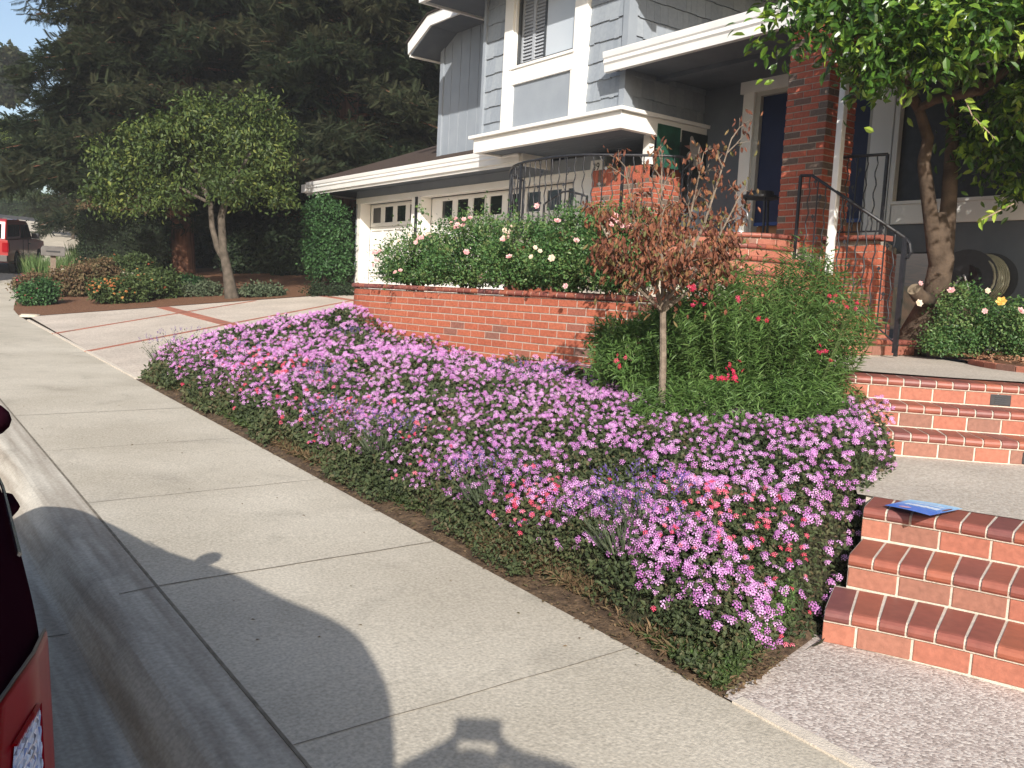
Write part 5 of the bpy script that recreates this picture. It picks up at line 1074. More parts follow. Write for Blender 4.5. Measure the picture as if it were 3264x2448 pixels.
# ---- withered small tree
tb = atD(1436, 790, 5.75); dt = thing('withered_tree', 'small tree with curled rust brown leaves and bare twigs in front of the brick wall', 'tree', (tb.x, tb.y, .70))
TB = Vector(dt.location)
def grow(mb, p, d, ln, rad, lvl, tips, spread=.5, kids=3, upb=.15, tw=5):
    pts = [p]; q = Vector(p); dd = Vector(d).normalized()
    for i in range(4):
        dd = (dd+Vector((random.gauss(0, .10), random.gauss(0, .10), random.gauss(0, .06)+upb*.2))).normalized(); q = q+dd*ln/4; pts.append(q.copy())
    mb.tube(pts, [rad, rad*.9, rad*.8, rad*.72, rad*.62], 7 if rad > .02 else 5)
    for k in pts[2:]: tips.append((k.copy(), dd.copy(), lvl))
    if lvl == 0: return
    for k in range(kids):
        o_ = dd.orthogonal().normalized(); a = random.random()*6.28; o_ = Matrix.Rotation(a, 3, dd) @ o_; nd_ = (dd+o_*spread*random.uniform(.6, 1.3)+Vector((0, 0, upb))).normalized()
        st_ = pts[-1] if k < kids-1 else pts[random.choice((2, 3))]
        grow(mb, st_, nd_, ln*random.uniform(.62, .85), rad*.60, lvl-1, tips, spread, kids, upb, tw)
random.seed(21)
mb = MB(); tips = []; tt = atD(1432, 672, 5.75)-TB
mb.tube([(0, 0, 0), tt*.5+Vector((.01, 0, 0)), tt], [.027, .023, .021], 9)
for px, py, dd_ in ((1290, 470, -.1), (1350, 360, .2), (1430, 330, -.1), (1520, 330, .1), (1580, 300, 0), (1600, 420, .15), (1330, 560, -.25), (1570, 540, -.2), (1450, 450, .3), (1480, 560, -.4), (1400, 500, -.3)):
    e = atD(px, py, 5.8+dd_)-TB; mid = tt*.5+e*.5+Vector((e.x-tt.x, e.y-tt.y, 0))*.12
    mb.tube([tt, tt*.75+mid*.25, mid, e], [.018, .013, .009, .0035], 6)
    for f in np.linspace(.35, 1, 9):
        c = tt.lerp(e, f)+(mid-(tt+e)/2)*(1-abs(2*f-1)); u = ((e-tt).normalized()+Vector(tuple(randv(1)[0]))*.9+Vector((0, 0, .25))).normalized(); l_ = random.uniform(.10, .28)*(1.15-f*.5)
        m1 = c+u*l_*.5; u2 = (u+Vector(tuple(randv(1)[0]))*.4).normalized(); e2 = m1+u2*l_*.5; mb.tube([c, m1, e2], [.005, .0035, .002], 4); tips.append((m1, u, f)); tips.append((e2, u2, f))
        for _ in range(2): u3 = (u+Vector(tuple(randv(1)[0]))*.9).normalized(); e3 = m1+u3*l_*.45; mb.tube([m1, e3], [.003, .0014], 4); tips.append((e3, u3, f))
mb.build('trunk', mat('young_bark', (.13, .10, .075), (.24, .19, .145), .9, 20, .5, 60), dt)
P = []; Y = []
for (p, u, f) in tips:
    k = 8 if p.z < tt.z+.42 else (6 if p.z < tt.z+.72 else 3)
    for _ in range(k): P.append(tuple(p+Vector(tuple(rng.normal(size=3)))*.035)); Y.append((rng.normal()*.5, rng.normal()*.5, -.9))
CURL = ([(0, 0, 0), (0, .35, .10), (0, .7, .05), (0, 1, -.20), (-.22, .35, -.06), (-.18, .7, -.14), (.22, .35, -.06), (.18, .7, -.14)], BIGLEAF[1])
for _ in range(260):
    u = randv(1)[0]; c = Vector(atD(random.uniform(1330, 1560), random.uniform(480, 640), 5.65))-TB; P.append(tuple(c+Vector(tuple(u))*.22)); Y.append((rng.normal()*.5, rng.normal()*.5, -.9))
P = np.array(P); scatter('leaves', CURL[0], CURL[1], P, np.array(Y), randv(len(P)), rng.uniform(.03, .06, len(P)), LG_DEAD, dt)
# ---- rose bed
def rosebush(name, label, base, blobs, ncl, nl, group, m=LG_ROSE, ls=(.022, .038), cr=.08):
    return shrubby(name, label, 'rose bush', base, blobs, ncl, nl, cr, m, LEAF, ls, .45, .1, group, stems=24, stem_m=mat('rose_stem', (.07, .10, .04), (.12, .12, .06), .8, 12))
G1 = 'rose bushes in the brick planter'
rb = []
for i, (px, py, dep_, rx_, ry_, lab) in enumerate(((900, 570, 9.4, 85, 62, 'pink rose bush at the left end of the brick planter, before the single garage door'), (1010, 550, 8.7, 95, 80, 'taller rose bush second from the left end of the planter, under a pink cluster'), (1130, 555, 8.1, 95, 75, 'rose bush in the middle of the planter below the curved railing'), (1240, 545, 7.6, 90, 90, 'dense rose bush right of the planter middle with pale pink blooms'), (1340, 545, 7.1, 85, 95, 'rose bush at the right of the planter behind the withered tree'))):
    dep_ += .38; c = atD(px, py-8, dep_); k = D*dep_/FPX
    bl = [(c, (rx_*k, rx_*k*.8, ry_*k)), (c+Vector((0, 0, -ry_*k*.45)), (rx_*k*1.15, rx_*k*.9, ry_*k*.6)), (c+rt*rx_*k*.5+Vector((0, 0, ry_*k*.4)), (rx_*k*.5, rx_*k*.5, ry_*k*.5))]
    rb.append(rosebush('rose_bush', lab, (c.x, c.y, 1.42), bl, int(420), 30, G1))
def bloom(par, wp, r, m, n_=1, spread=.03):
    c0 = Vector(wp)-Vector(par.location); mb = MB()
    for _ in range(n_):
        c = c0+Vector(tuple(rng.normal(size=3)))*spread*(n_ > 1); ax = Vector((-.6, -.6, .5)).normalized(); ax = (ax+Vector(tuple(randv(1)[0]))*.4).normalized(); t1 = ax.orthogonal().normalized(); t2 = ax.cross(t1)
        for ring, (rr_, hh_, k_) in enumerate(((1, 0, 6), (.68, .25, 5), (.36, .45, 4))):
            for k in range(k_):
                a = 2*math.pi*k/k_+ring; o_ = t1*math.cos(a)+t2*math.sin(a); s_ = t1*-math.sin(a)+t2*math.cos(a); b = c+ax*hh_*r*.5
                mb.add([b, b+o_*rr_*r*.6-s_*rr_*r*.5+ax*r*.15, b+o_*rr_*r*1.05+ax*r*.38, b+o_*rr_*r*.6+s_*rr_*r*.5+ax*r*.15], [(0, 1, 2, 3)])
    return mb.build('rose_bloom' if n_ == 1 else 'blossoms', m, par)
for (px, py, i, m, n_, r) in ((985, 485, 1, FL_ROSE, 7, .035), (1000, 470, 1, FL_ROSE, 3, .035), (905, 513, 0, FL_ROSE, 6, .035), (925, 508, 0, FL_CREAM, 5, .03), (1095, 503, 2, FL_CREAM, 8, .032), (1090, 515, 2, FL_ROSE, 4, .03), (1160, 445, 2, FL_ROSE, 1, .04), (1204, 478, 3, FL_ROSE, 1, .045),
    (1100, 555, 2, FL_ROSE, 1, .045), (1007, 545, 1, FL_ROSE, 1, .045), (1160, 550, 3, FL_CREAM, 3, .03), (1192, 558, 3, FL_CREAM, 1, .045), (1040, 598, 1, FL_ROSE, 1, .045), (1275, 606, 3, FL_CREAM, 1, .045), (1335, 585, 4, FL_CREAM, 1, .04), (1322, 470, 4, FL_ROSE, 12, .03), (1347, 487, 4, FL_ROSE, 8, .028), (1245, 520, 3, FL_ROSE, 1, .04), (815, 550, 0, FL_ROSE, 5, .03), (810, 565, 0, FL_ROSE, 3, .03), (855, 590, 0, FL_ROSE, 2, .035), (870, 518, 0, FL_CREAM, 2, .03), (1310, 500, 4, FL_CREAM, 1, .04), (1222, 618, 3, FL_ROSE, 1, .035)):
    dep_ = (9.2, 8.5, 7.95, 7.4, 7.0)[i]; bloom(rb[i], atD(px, py, dep_), r*.72, m, n_)
mb = MB(); 
for i, (px, py, h_) in enumerate(((980, 470, 60), (1050, 425, 60), (1000, 455, 40), (1110, 440, 50), (880, 480, 60), (845, 520, 60), (910, 440, 70))):
    j = min(4, max(0, int((px-850)/110))); dep_ = (9.2, 8.5, 7.9, 7.3, 6.9)[j]; a = atD(px-10, py+h_+40, dep_)-Vector(rb[j].location); b = atD(px, py, dep_)-Vector(rb[j].location); m1 = MB(); m1.tube([a, (a+b)/2+Vector((.02, 0, .02)), b], [.004, .003, .002], 5); m1.build('long_shoot', mat('shoot_green', (.06, .10, .035), None, .7), rb[j])
    n_ = 70; f = rng.random(n_); p = np.array(a)[None]*(1-f)[:, None]+np.array(b)[None]*f[:, None]+rng.normal(size=(n_, 3))*.03; scatter('shoot_leaves', LEAF[0], LEAF[1], p, randv(n_)+np.array([0, 0, -.2]), randv(n_), rng.uniform(.03, .045, n_), LG_ROSE, rb[j])
G2 = 'rose bushes under the front window'
for i, (px, py, dep_, rx_, ry_, lab) in enumerate(((2080, 690, 8.7, 80, 75, 'low rose bush with pink and yellow blooms beneath the hose reel'), (2195, 705, 8.5, 70, 60, 'rose bush cut by the right edge, beside the one under the hose reel'), (2030, 740, 8.6, 40, 25, 'pale variegated low plant at the foot of the citrus trunk'))):
    c = atD(px, py, dep_); k = D*dep_/FPX
    rb.append(rosebush('rose_bush', lab, (c.x, c.y, 1.08), [(c, (rx_*k, rx_*k*.7, ry_*k)), (c+rt*rx_*k*.5-Vector((0, 0, ry_*k*.5)), (rx_*k, rx_*k*.6, ry_*k*.5))], (330, 260, 120)[i], 26, G2))
for (px, py, j, m, r) in ((1985, 655, 5, FL_CREAM, .045), (1988, 612, 5, FL_ROSE, .03), (2055, 628, 5, FL_ROSE, .045), (2163, 652, 6, YELL, .06), (2133, 628, 5, FL_CREAM, .035), (2127, 672, 5, FL_ROSE, .035), (2205, 672, 6, FL_ROSE, .05)):
    bloom(rb[j], atD(px, py, 8.1), r*.8, m)
# ---- citrus tree
random.seed(5)
ct = thing('citrus_tree', 'glossy leaved citrus tree with forked trunk shading the wall at the right', 'tree', (8.9, 5.02, 1.1)); CB = Vector(ct.location)
mb = MB(); L_ = lambda *a: [Vector(atD(*q))-CB for q in a]
mb.tube([Vector((0.02, 0, -.1)), Vector((0.0, 0, .06))]+L_((2020, 640, 8.9), (2035, 560, 8.9), (2030, 500, 8.86), (2031, 460, 8.86)), [.19, .155, .125, .115, .10, .05], 14)
mb.tube(L_((2030, 620, 8.9), (2020, 540, 8.87), (2008, 450, 8.8), (1995, 350, 8.7), (2005, 300, 8.65), (1985, 235, 8.6), (2020, 215, 8.3), (2120, 195, 8.0), (2200, 130, 7.8)), [.07, .078, .070, .06, .055, .05, .045, .045, .03], 10)
mb.tube(L_((2030, 620, 8.9), (2042, 530, 8.9), (2050, 430, 8.9), (2055, 340, 8.9), (2058, 250, 8.9), (2075, 120, 8.7), (2050, -40, 8.4)), [.08, .085, .075, .065, .055, .045, .03], 10)
mb.tube(L_((1985, 235, 8.6), (1930, 130, 8.2), (1840, 30, 7.8)), [.05, .04, .02], 8); mb.tube(L_((2120, 195, 8.0), (2060, 90, 7.6), (1960, 0, 7.2)), [.04, .03, .02], 8)
mb.tube(L_((2005, 650, 8.8), (1985, 640, 8.65), (1975, 625, 8.6)), [.08, .07, .065], 12); mb.build('trunk', BARKD, ct, smooth=True)
mb = MB(); c_ = Vector(atD(1975, 626, 8.6))-CB; ax = (Vector(atD(1955, 600, 8.45))-Vector(atD(1985, 640, 8.65))).normalized(); mb.disc(c_+ax*.005, ax, .06, .02, 18); mb.build('pruned_stub', mat('cut_wood', (.17, .13, .09), (.24, .19, .13), .9, 15), ct)
bl = [blob(1720, 40, 7.3, 75, 85), blob(1850, 20, 7.2, 120, 110), blob(1960, 80, 7.2, 100, 95), blob(2060, 30, 7.1, 120, 120), blob(2190, 40, 7.2, 110, 100), blob(1790, -120, 7.6, 170, 130), blob(2000, -150, 7.6, 220, 160), blob(2200, -130, 7.5, 200, 160), blob(1930, 130, 7.3, 60, 55), blob(2140, 260, 8.6, 70, 120), blob(2200, 350, 8.8, 70, 110), blob(2230, 180, 7.9, 100, 110), blob(1880, 110, 8.3, 80, 100), (Vector((8.1, 2.9, 4.3)), (1.0, 1.0, .7)), (Vector((7.7, 1.9, 4.1)), (1.0, 1.0, .7)), (Vector((8.2, 1.0, 4.4)), (1.1, 1.1, .7)), (Vector((8.6, 2.0, 3.6)), (.8, .8, .6)), (Vector((8.7, 0.2, 4.0)), (1., 1., .8))]
pos, yd, nd, cid = crown([(Vector(c)-CB, r) for c, r in bl], 1900, 15, .17, .5, .35)
scatter('leaves', BIGLEAF[0], BIGLEAF[1], pos, yd, nd, rng.uniform(.075, .125, len(pos)), LG_CIT, ct, rnd=clumprnd(cid, .45)**1.5)
mb = MB(); P = []; Y = []
for pts in ([(2085, 215, 7.0), (2100, 250, 6.95), (2118, 268, 6.9), (2150, 300, 6.85)], [(2190, 440, 7.6), (2150, 460, 7.5), (2110, 480, 7.45)]):
    q = L_(*pts); mb.tube(q, [.005]*(len(q)-1)+[.003], 5)
    for a, b in zip(q[:-1], q[1:]):
        for f in np.linspace(0, 1, 6): P.append(tuple(a.lerp(b, f))); Y.append(tuple((b-a).normalized()*.6+Vector(tuple(randv(1)[0]))*.9+Vector((0, 0, -.3))))
mb.build('hanging_shoots', TWIG, ct); scatter('shoot_leaves', BIGLEAF[0], BIGLEAF[1], np.array(P), np.array(Y), randv(len(P))+np.array([0, 0, .8]), rng.uniform(.07, .10, len(P)), LG_CIT, ct, rnd=rng.uniform(.6, 1, len(P)))
# ---- small green tree across the driveway
random.seed(11)
gp = onG(500, 645); gt = thing('small_green_tree', 'small round crowned green tree with a double trunk left of the driveway', 'tree', gp); gd = (gp-EYE).dot(fw)
mb = MB(); L_ = lambda *a: [Vector(atD(q[0], q[1], gd+(q[2] if len(q) > 2 else 0)))-gp for q in a]
mb.tube([Vector((.05, 0, -.15))]+L_((500, 640), (492, 590), (482, 540), (478, 470), (490, 420), (540, 330, -.3)), [.20, .15, .11, .085, .08, .07, .03], 10)
mb.tube(L_((492, 575), (470, 535), (458, 490), (455, 440), (420, 360, .3), (360, 300, .2)), [.08, .07, .06, .055, .045, .02], 9)
mb.tube(L_((455, 440), (380, 400, .2), (290, 370, .3)), [.04, .03, .015], 7); mb.tube(L_((480, 430), (570, 380, .4), (610, 330, .3)), [.04, .03, .015], 7); mb.build('trunk', BARK, gt, smooth=True)
bl = [blob(q[0], q[1], gd+q[4], q[2], q[3]) for q in ((400, 340, 125, 80, .3), (545, 310, 80, 70, 0), (270, 370, 75, 50, 0), (450, 265, 75, 55, .2), (585, 370, 50, 55, 0), (330, 300, 75, 45, 0), (230, 425, 50, 32, 0), (350, 430, 75, 24, -.6), (575, 240, 38, 32, 0), (500, 400, 80, 40, -.5), (530, 215, 30, 22, 0), (220, 330, 35, 28, .3), (290, 440, 50, 20, -.4), (600, 290, 40, 35, .2), (420, 225, 40, 22, .2), (610, 430, 30, 28, 0), (380, 270, 60, 40, -.3))]
pos, yd, nd, cid = crown([(Vector(c)-gp, r) for c, r in bl], 900, 17, .21, .3, .5)
scatter('leaves', BIGLEAF[0], BIGLEAF[1], pos, yd, nd, rng.uniform(.08, .135, len(pos)), LG_TREE, gt, rnd=clumprnd(cid, .5))
# ---- clipped column shrub
cp_ = onG(697, 628); cd_ = (cp_-EYE).dot(fw)
cs = shrubby('column_shrub', 'tall clipped rounded green shrub on a short stem at the garage corner', 'shrub', cp_, [blob(708, 480, cd_, 48, 50), blob(708, 530, cd_, 52, 55), blob(712, 570, cd_, 48, 40), blob(692, 455, cd_, 34, 28)], 620, 18, .12, LG_COL, LEAF, (.06, .10), .75, .1)
mb = MB(); mb.tube([(0, 0, -.1), (0.02, 0, .35), (0.05, 0, .9)], [.06, .05, .04], 8); mb.build('trunk', BARK, cs)
p = onG(700, 638); shrubby('low_shrub', 'low dark shrub spreading at the foot of the clipped column shrub', 'shrub', p+Vector((0, 0, -.05)), [(p+Vector((0, 0, .1)), (.5, .5, .16)), (p+rt*.6+Vector((0, 0, .1)), (.35, .35, .14))], 130, 22, .09, LG_DARK, LEAF, (.04, .07), .4, .1)
# ---- redwoods
SPV = [(-.006, 0, 0), (.006, 0, 0), (.003, 1, -.05), (-.003, 1, -.05)]; SPF = [(0, 1, 2, 3)]
for k in range(11):
    yy = .08+.085*k; l_ = .34*(1-.6*abs(yy-.4)); 
    for s_ in (-1, 1):
        b = len(SPV); SPV += [(0, yy, 0), (s_*l_*.5, yy+.10, -.02), (s_*l_, yy+.16, -.10), (s_*l_*.5, yy+.03, -.05)]; SPF.append((b, b+1, b+2, b+3))
def redwood_mesh(seed, H_, r0_, zb):
    rr_ = np.random.default_rng(seed); random.seed(seed); mb = MB(); P = []; Y = []; C = []
    mb.tube([(0, 0, -.3), (0, 0, .3), (.02, 0, 1.2), (0, .02, 3), (0, 0, H_*.5), (0, 0, H_)], [.62, .50, .42, .38, .26, .03], 14)
    z = zb; ci = 0
    while z < H_-.4:
        f = (z-zb)/(H_-zb); R_ = r0_*(1-f)**.75+.35
        for k in range(5):
            a = random.random()*6.28; l_ = R_*random.uniform(.65, 1.1); d = Vector((math.cos(a), math.sin(a), .12)); e = d*l_+Vector((0, 0, z-l_*l_*.055)); s0 = Vector((0, 0, z)); m1 = s0.lerp(e, .5)+Vector((0, 0, .10*l_)); mb.tube([s0, m1, e], [.045, .028, .008], 5)
            n_ = int(14+l_*16)
            for j in range(n_):
                g = random.uniform(.18, 1)**.8; c = s0.lerp(m1, g*2) if g < .5 else m1.lerp(e, g*2-1); sd = random.choice((-1, 1)); w2 = Vector((-d.y, d.x, 0))*sd*random.random()*(.30*l_*(1.1-g)+.15)
                for q in range(5):
                    P.append(tuple(c+w2+Vector((random.gauss(0, .14), random.gauss(0, .14), random.gauss(0, .14))))); Y.append(tuple(d*.55+w2*.8+Vector((random.gauss(0, .7), random.gauss(0, .7), random.gauss(-.35, .55))))); C.append(ci)
            ci += 1
        z += .30
    P = np.array(P); Y = np.array(Y); return mb, P, Y, np.array(C)
random.seed(2); RW = []
def redwood_thing(label, seed, H_, r0_, zb, loc, rz=0, sc=1.0):
    mb, P, Y, C = redwood_mesh(seed, H_, r0_, zb); t = thing('redwood_tree', label, 'tree', loc, rz, 'redwoods behind the driveway'); mb.build('trunk', BARKR, t, smooth=True); cr_ = np.clip(rng.random(C.max()+1)[C]*.6+rng.random(len(C))*.4, 0, 1)
    scatter('foliage', SPV, SPF, P, Y, randv(len(P))*.5+np.array([0, 0, 1]), rng.uniform(.20, .38, len(P)), LG_RED, t, rnd=cr_); t.scale = (sc, sc, sc); return t
def at_base(px, dep_): q = atD(px, 560, dep_); return Vector((q.x, q.y, GL(q.x, q.y)-.05))
ra = redwood_thing('redwood with a thick ribbed reddish trunk beside the small green tree', 31, 19, 4.6, 2.9, at_base(386, 27.0))
rbb = redwood_thing('tall redwood directly behind the garage roof', 32, 21, 5.0, 1.6, at_base(640, 31))
def cpy(src, label, loc, rz, sc=1.0):
    c = copy_tree(src); c.location = loc; c.rotation_euler = (0, 0, rz); c.scale = (sc, sc, sc); c['label'] = label; return c
cpy(rbb, 'dusky redwood at the far left, above the pickup', at_base(265, 44), 1.2, .8)
cpy(ra, 'redwood rising between the garage roof and the upper floor eave', at_base(820, 33), 2.2, 1.15)
cpy(rbb, 'redwood seen just left of the vertical board wall', at_base(960, 37), 3.9, 1.1)
cpy(ra, 'redwood filling the gap behind the small green tree crown', at_base(500, 36), 4.4, 1.1)
cpy(rbb, 'redwood behind the left side of the small tree crown', at_base(330, 38), 5.3, .9)
cpy(ra, 'redwood deep in shade behind the clipped column shrub', at_base(740, 27), .5, 1.0)
# ---- hedge, undergrowth and far planting
def boxhedge(name, label, base, hx, hy, h_, rz, m, n_, ls, group=None):
    t = thing(name, label, 'hedge', base, rz, group); f = rng.integers(0, 3, n_); u = rng.uniform(-1, 1, (n_, 3)); s_ = np.sign(rng.uniform(-1, 1, n_)); s_[f == 2] = 1
    u[np.arange(n_), f] = s_; p = u*np.array([hx, hy, h_/2])+np.array([0, 0, h_/2]); o_ = np.zeros((n_, 3)); o_[np.arange(n_), f] = s_; p += rng.normal(size=(n_, 3))*.05
    scatter('foliage', LEAF[0], LEAF[1], p, randv(n_)+o_*.5, o_+randv(n_)*.7, rng.uniform(ls[0], ls[1], n_), m, t)
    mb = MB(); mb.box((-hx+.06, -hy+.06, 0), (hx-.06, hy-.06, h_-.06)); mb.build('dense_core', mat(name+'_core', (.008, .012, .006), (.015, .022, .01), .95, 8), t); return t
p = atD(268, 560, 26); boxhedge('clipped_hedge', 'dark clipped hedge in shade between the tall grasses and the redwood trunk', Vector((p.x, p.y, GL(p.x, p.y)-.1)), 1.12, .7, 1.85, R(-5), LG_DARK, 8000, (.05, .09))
mb = MB(); p = atD(285, 583, 22.5)
rw = thing('low_retaining_wall', 'low pale topped stone retaining wall behind the orange flowering bed', 'garden wall', (p.x, p.y, GL(p.x, p.y)-.1), R(0)); mb.box((-1.6, 0, 0), (.3, .2, .42)); mb.build('stones', MORTW, rw); mb = MB(); mb.box((-1.62, -.03, .42), (.32, .23, .47)); mb.build('coping', CONC, rw)
U_ = []
for i, (px, py, dep_, rx_, ry_) in enumerate(((560, 560, 27, 80, 60), (640, 545, 26, 60, 60), (740, 540, 26, 60, 80), (560, 470, 31, 110, 70), (690, 420, 33, 110, 90), (860, 380, 38, 130, 90), (450, 520, 32, 90, 80), (900, 300, 42, 90, 100))):
    c = atD(px, py, dep_); k = D*dep_/FPX; gz = min(c.z-.2, GL(c.x, c.y)); 
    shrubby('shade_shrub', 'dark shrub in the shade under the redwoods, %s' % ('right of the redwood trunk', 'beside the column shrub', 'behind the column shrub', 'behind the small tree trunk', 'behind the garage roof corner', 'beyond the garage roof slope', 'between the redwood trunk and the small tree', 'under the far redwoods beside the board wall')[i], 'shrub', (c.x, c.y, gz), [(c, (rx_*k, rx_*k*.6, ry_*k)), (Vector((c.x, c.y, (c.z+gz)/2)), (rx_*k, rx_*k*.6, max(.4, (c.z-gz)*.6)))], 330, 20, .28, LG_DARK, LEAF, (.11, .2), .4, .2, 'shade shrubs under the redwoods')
# far street side
def farblob(name, label, px, py, dep_, rx_, ry_, m, ls=(.12, .22), ncl=300, cat='shrub', group=None, leaf=LEAF, gz=None):
    c = atD(px, py, dep_); k = D*dep_/FPX; return shrubby(name, label, cat, (c.x, c.y, c.z-ry_*k), [(c, (rx_*k, rx_*k*.6, ry_*k)), (c+rt*rx_*k*.4+Vector((0, 0, ry_*k*.3)), (rx_*k*.5, rx_*k*.4, ry_*k*.6))], ncl, 22, rx_*k*.16+.05, m, leaf, ls, .5, .1, group)
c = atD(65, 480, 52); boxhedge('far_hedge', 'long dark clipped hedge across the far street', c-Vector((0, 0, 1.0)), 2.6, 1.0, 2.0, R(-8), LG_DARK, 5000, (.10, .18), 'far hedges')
c = atD(118, 482, 50); boxhedge('far_hedge', 'sunlit flat topped green hedge block across the far street', c-Vector((0, 0, .8)), .75, .6, 1.55, R(-20), LG_HEDGE, 2500, (.08, .14), 'far hedges')
farblob('far_shrub', 'rounded light green shrub row above the far clipped hedge', 75, 445, 55, 55, 22, LG_HEDGE)
farblob('far_shrub', 'feathery green shrub above the sunlit hedge block', 120, 450, 54, 30, 18, LG_HEDGE, ncl=160)
farblob('lime_shrub', 'bright yellow green shrub beyond the road bend', 172, 465, 44, 24, 32, LG_LIME, ncl=260)
farblob('dry_hedge', 'brownish leafy hedge top behind the dark clipped hedge', 260, 455, 34, 80, 18, LG_BROWN, ncl=330)
farblob('autumn_tree', 'yellow leaved tree glowing at the far left edge', 25, 330, 60, 60, 60, LG_LIME, (.25, .4), 300, 'tree')
farblob('autumn_tree', 'pinkish brown leaved tree beside the yellow one', 75, 335, 62, 35, 70, LG_BROWN, (.25, .4), 200, 'tree')
farblob('dark_tree', 'dark green tree behind the far hedge at the left edge', 10, 400, 58, 60, 60, LG_DARK, (.25, .4), 300, 'tree')
farblob('dark_tree', 'tall dusky conifer mass rising at the left edge', 15, 165, 58, 40, 60, LG_RED, (.3, .5), 300, 'tree')
mb = MB(); p = atD(158, 470, 43); bt = thing('bare_tree', 'small tree with pale forked bare limbs beyond the road bend', 'tree', (p.x, p.y, p.z-1.1)); mb.tube([(0, 0, 0), (0, 0, 1.0)], [.09, .07], 7); mb.tube([(0, 0, 1), (.2, 0, 1.8), (.45, 0, 2.6)], [.06, .05, .03], 6); mb.tube([(0, 0, 1), (-.2, 0, 1.7), (-.5, 0, 2.3)], [.06, .045, .03], 6); mb.build('limbs', BARK, bt)
mb = MB(); p = atD(150, 502, 40); V = [(-9, -3, 0), (9, -3, 0), (9, 7, .5), (-9, 7, .5)]
# far bright pavement on the rise
def roadz(x, y): return S(y)-.02
fp = [(5.5, 36), (12, 36), (16, 52), (6.5, 56), (3.0, 50)]
patch('far_pavement', fp, lambda x, y: max(terr(x, y), S(y)-.1)+.06, CONC, 2.0)
c = atD(184, 498, 41); mb = MB(); bk = thing('boulder', 'rounded orange brown boulder at the far kerb by the lime shrub', 'boulder', c-Vector((0, 0, .3)))
pts = [(.55*math.sin(a)*math.cos(b)*(1+.15*math.sin(3*b+a)), .45*math.sin(a)*math.sin(b), .3+.34*math.cos(a)*(1+.1*math.cos(2*b))) for a in np.linspace(.1, 3.0, 8) for b in np.linspace(0, 6.283, 12, endpoint=False)]
mb.add(pts, [(i*12+j, (i+1)*12+j, (i+1)*12+(j+1) % 12, i*12+(j+1) % 12) for i in range(7) for j in range(12)]); mb.build('stone', mat('boulder_stone', (.35, .17, .10), (.45, .25, .16), .9, 4), bk)
# ---- left bed: ornamental grasses, orange lantana, brown and red flowering plants
def grass(px, py, n_, h_, r_, label, lean=.35):
    p = onG(px, py); t = thing('tall_grass', label, 'grass clump', p, 0, 'ornamental grass clumps by the mailbox'); a = rng.random(n_)*6.28; q = rng.random(n_)**.7
    b = np.stack([np.cos(a)*q*r_, np.sin(a)*q*r_, np.zeros(n_)-.03], 1); d = np.stack([np.cos(a)*lean*q+.05, np.sin(a)*lean*q, np.ones(n_)], 1)+rng.normal(size=(n_, 3))*.12
    scatter('blades', [(x_*1.1, y_, z_) for x_, y_, z_ in BLADE[0]], BLADE[1], b, d, randv(n_), rng.uniform(.6, 1., n_)*h_, LG_BLADE, t)
grass(110, 610, 550, .85, .55, 'grass clump with arching blades in front of the mailbox'); grass(200, 590, 600, 1.1, .6, 'tall stiff grass clump right of the mailbox', .25); grass(165, 595, 400, .9, .4, 'grass clump between mailbox and the tall stiff clump'); grass(60, 590, 250, .8, .3, 'small grass clump left of the mailbox near the sidewalk')
def lowplant(name, label, cat, px, py, rx_, ry_, m, ncl, flowers=None, ls=(.05, .09), leaf=LEAF, grp=None, fsz=.03, nfl=0):
    p = onG(px, py); dep_ = (p-EYE).dot(fw); k = D*dep_/FPX; r = rx_*k; h_ = ry_*k*2
    t = shrubby(name, label, cat, p, [(p+Vector((0, 0, h_*.45)), (r, r*.8, h_*.5)), (p+rt*r*.4+Vector((0, 0, h_*.55)), (r*.6, r*.6, h_*.5))], ncl, 22, .10, m, leaf, ls, .4, .1, grp)
    if nfl:
        a = rng.random(nfl)*6.28; q = rng.random(nfl)**.5; pos = np.stack([np.cos(a)*q*r, np.sin(a)*q*r*.8, h_*(.45+.55*np.sqrt(np.clip(1-q*q, 0, 1)))+.03], 1); pos[:, :2] -= .15*r*np.array([fw.x, fw.y])
        o = scatter('blossoms', HV, HF, pos-np.array([0, 0, 1])*h_*.35*rng.random((nfl, 1)), norm(randv(nfl)*.6+np.array([-.4, -.4, .9])), randv(nfl), rng.uniform(.8, 1.2, nfl)*fsz, flowers, t, tr=HT)
    return t
GL1 = 'orange flowering lantana bushes beside the driveway'
lowplant('orange_lantana', 'orange flowered lantana bush thick with blooms at the driveway edge', 'lantana bush', 255, 655, 62, 26, LG_HEDGE, 330, FL_ORNG, grp=GL1, nfl=110, fsz=.030)
lowplant('orange_lantana', 'orange flowered lantana bush behind, reaching toward the small tree', 'lantana bush', 330, 645, 60, 28, LG_HEDGE, 330, FL_ORNG, grp=GL1, nfl=60, fsz=.028)
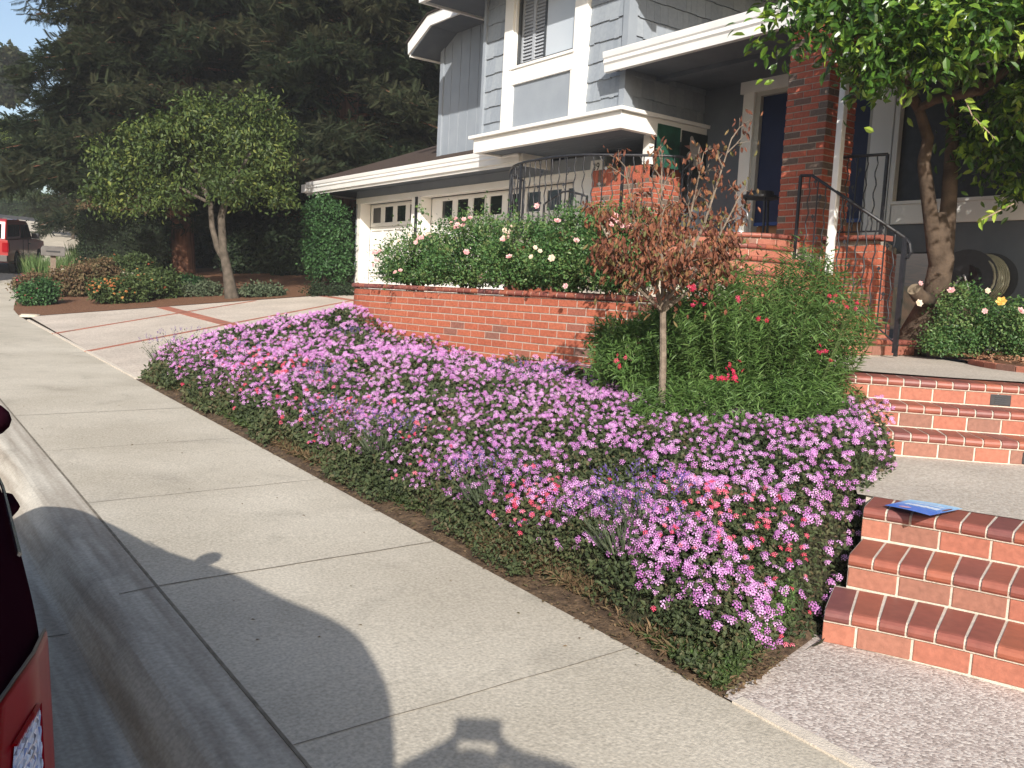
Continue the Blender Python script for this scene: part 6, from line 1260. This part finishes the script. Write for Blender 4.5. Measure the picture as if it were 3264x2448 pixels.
lowplant('orange_lantana', 'tall orange flowered lantana below the dark clipped hedge', 'lantana bush', 270, 615, 75, 32, LG_HEDGE, 350, FL_ORNG, grp=GL1, nfl=45, fsz=.03)
lowplant('dry_shrub', 'brownish dry shrub between grasses and orange lantana', 'shrub', 160, 640, 60, 32, LG_BROWN, 330)
lowplant('dry_shrub', 'dry brown green shrub behind the path light', 'shrub', 205, 625, 50, 32, LG_BROWN, 260)
lowplant('red_sage', 'feathery blue green plant with red flowers at the sidewalk corner', 'shrub', 80, 660, 38, 26, LG_COL, 300, FL_RED, (.04, .08), nfl=22, fsz=.02)
lowplant('red_sage', 'wispy reddish plant leaning over the sidewalk edge', 'shrub', 62, 640, 30, 24, LG_BROWN, 200, FL_CORAL, (.04, .08), nfl=40, fsz=.018)
lowplant('silver_cover', 'low silvery green plant left of the small tree trunk', 'ground cover', 430, 640, 45, 12, LG_SAGE, 200)
lowplant('silver_cover', 'low silvery plant right of the small tree trunk', 'ground cover', 560, 640, 55, 8, LG_SAGE, 160)
lowplant('green_cover', 'low dark green leafy plant in the shade beyond the small tree', 'ground cover', 380, 628, 60, 14, LG_COL, 220)
lowplant('bright_shrub', 'small sunlit green shrub in the dark under the redwoods', 'shrub', 515, 560, 18, 12, LG_GRN, 80)
q = patch('left_bed', [(2.39, 18.37), (8.4, 18.38), (9.3, 19.5), (13, 22), (14, 30), (9, 30.5), (5.68, 30), (4.69, 28), (3.52, 25), (2.76, 22), (2.48, 20)], lambda x, y: GL(x, y)+.01, MULCH, .8)

# ------------------------------------------------------------------ thin haze volume added to soften the dark trees like lens veil
mb = MB(); mb.box((-160, -90, -3), (160, 210, 34)); hz = mb.build('haze', mat('added_haze', (1, 1, 1)), None); tag(hz, kind='stuff')
hm = hz.data.materials[0]; hn = hm.node_tree; hn.nodes.remove(hn.nodes['Principled BSDF']); pv_ = hn.nodes.new('ShaderNodeVolumePrincipled'); pv_.inputs['Color'].default_value = (.92, .95, 1, 1)
pv_.inputs['Density'].default_value = .001; hn.links.new(pv_.outputs[0], hn.nodes['Material Output'].inputs['Volume'])
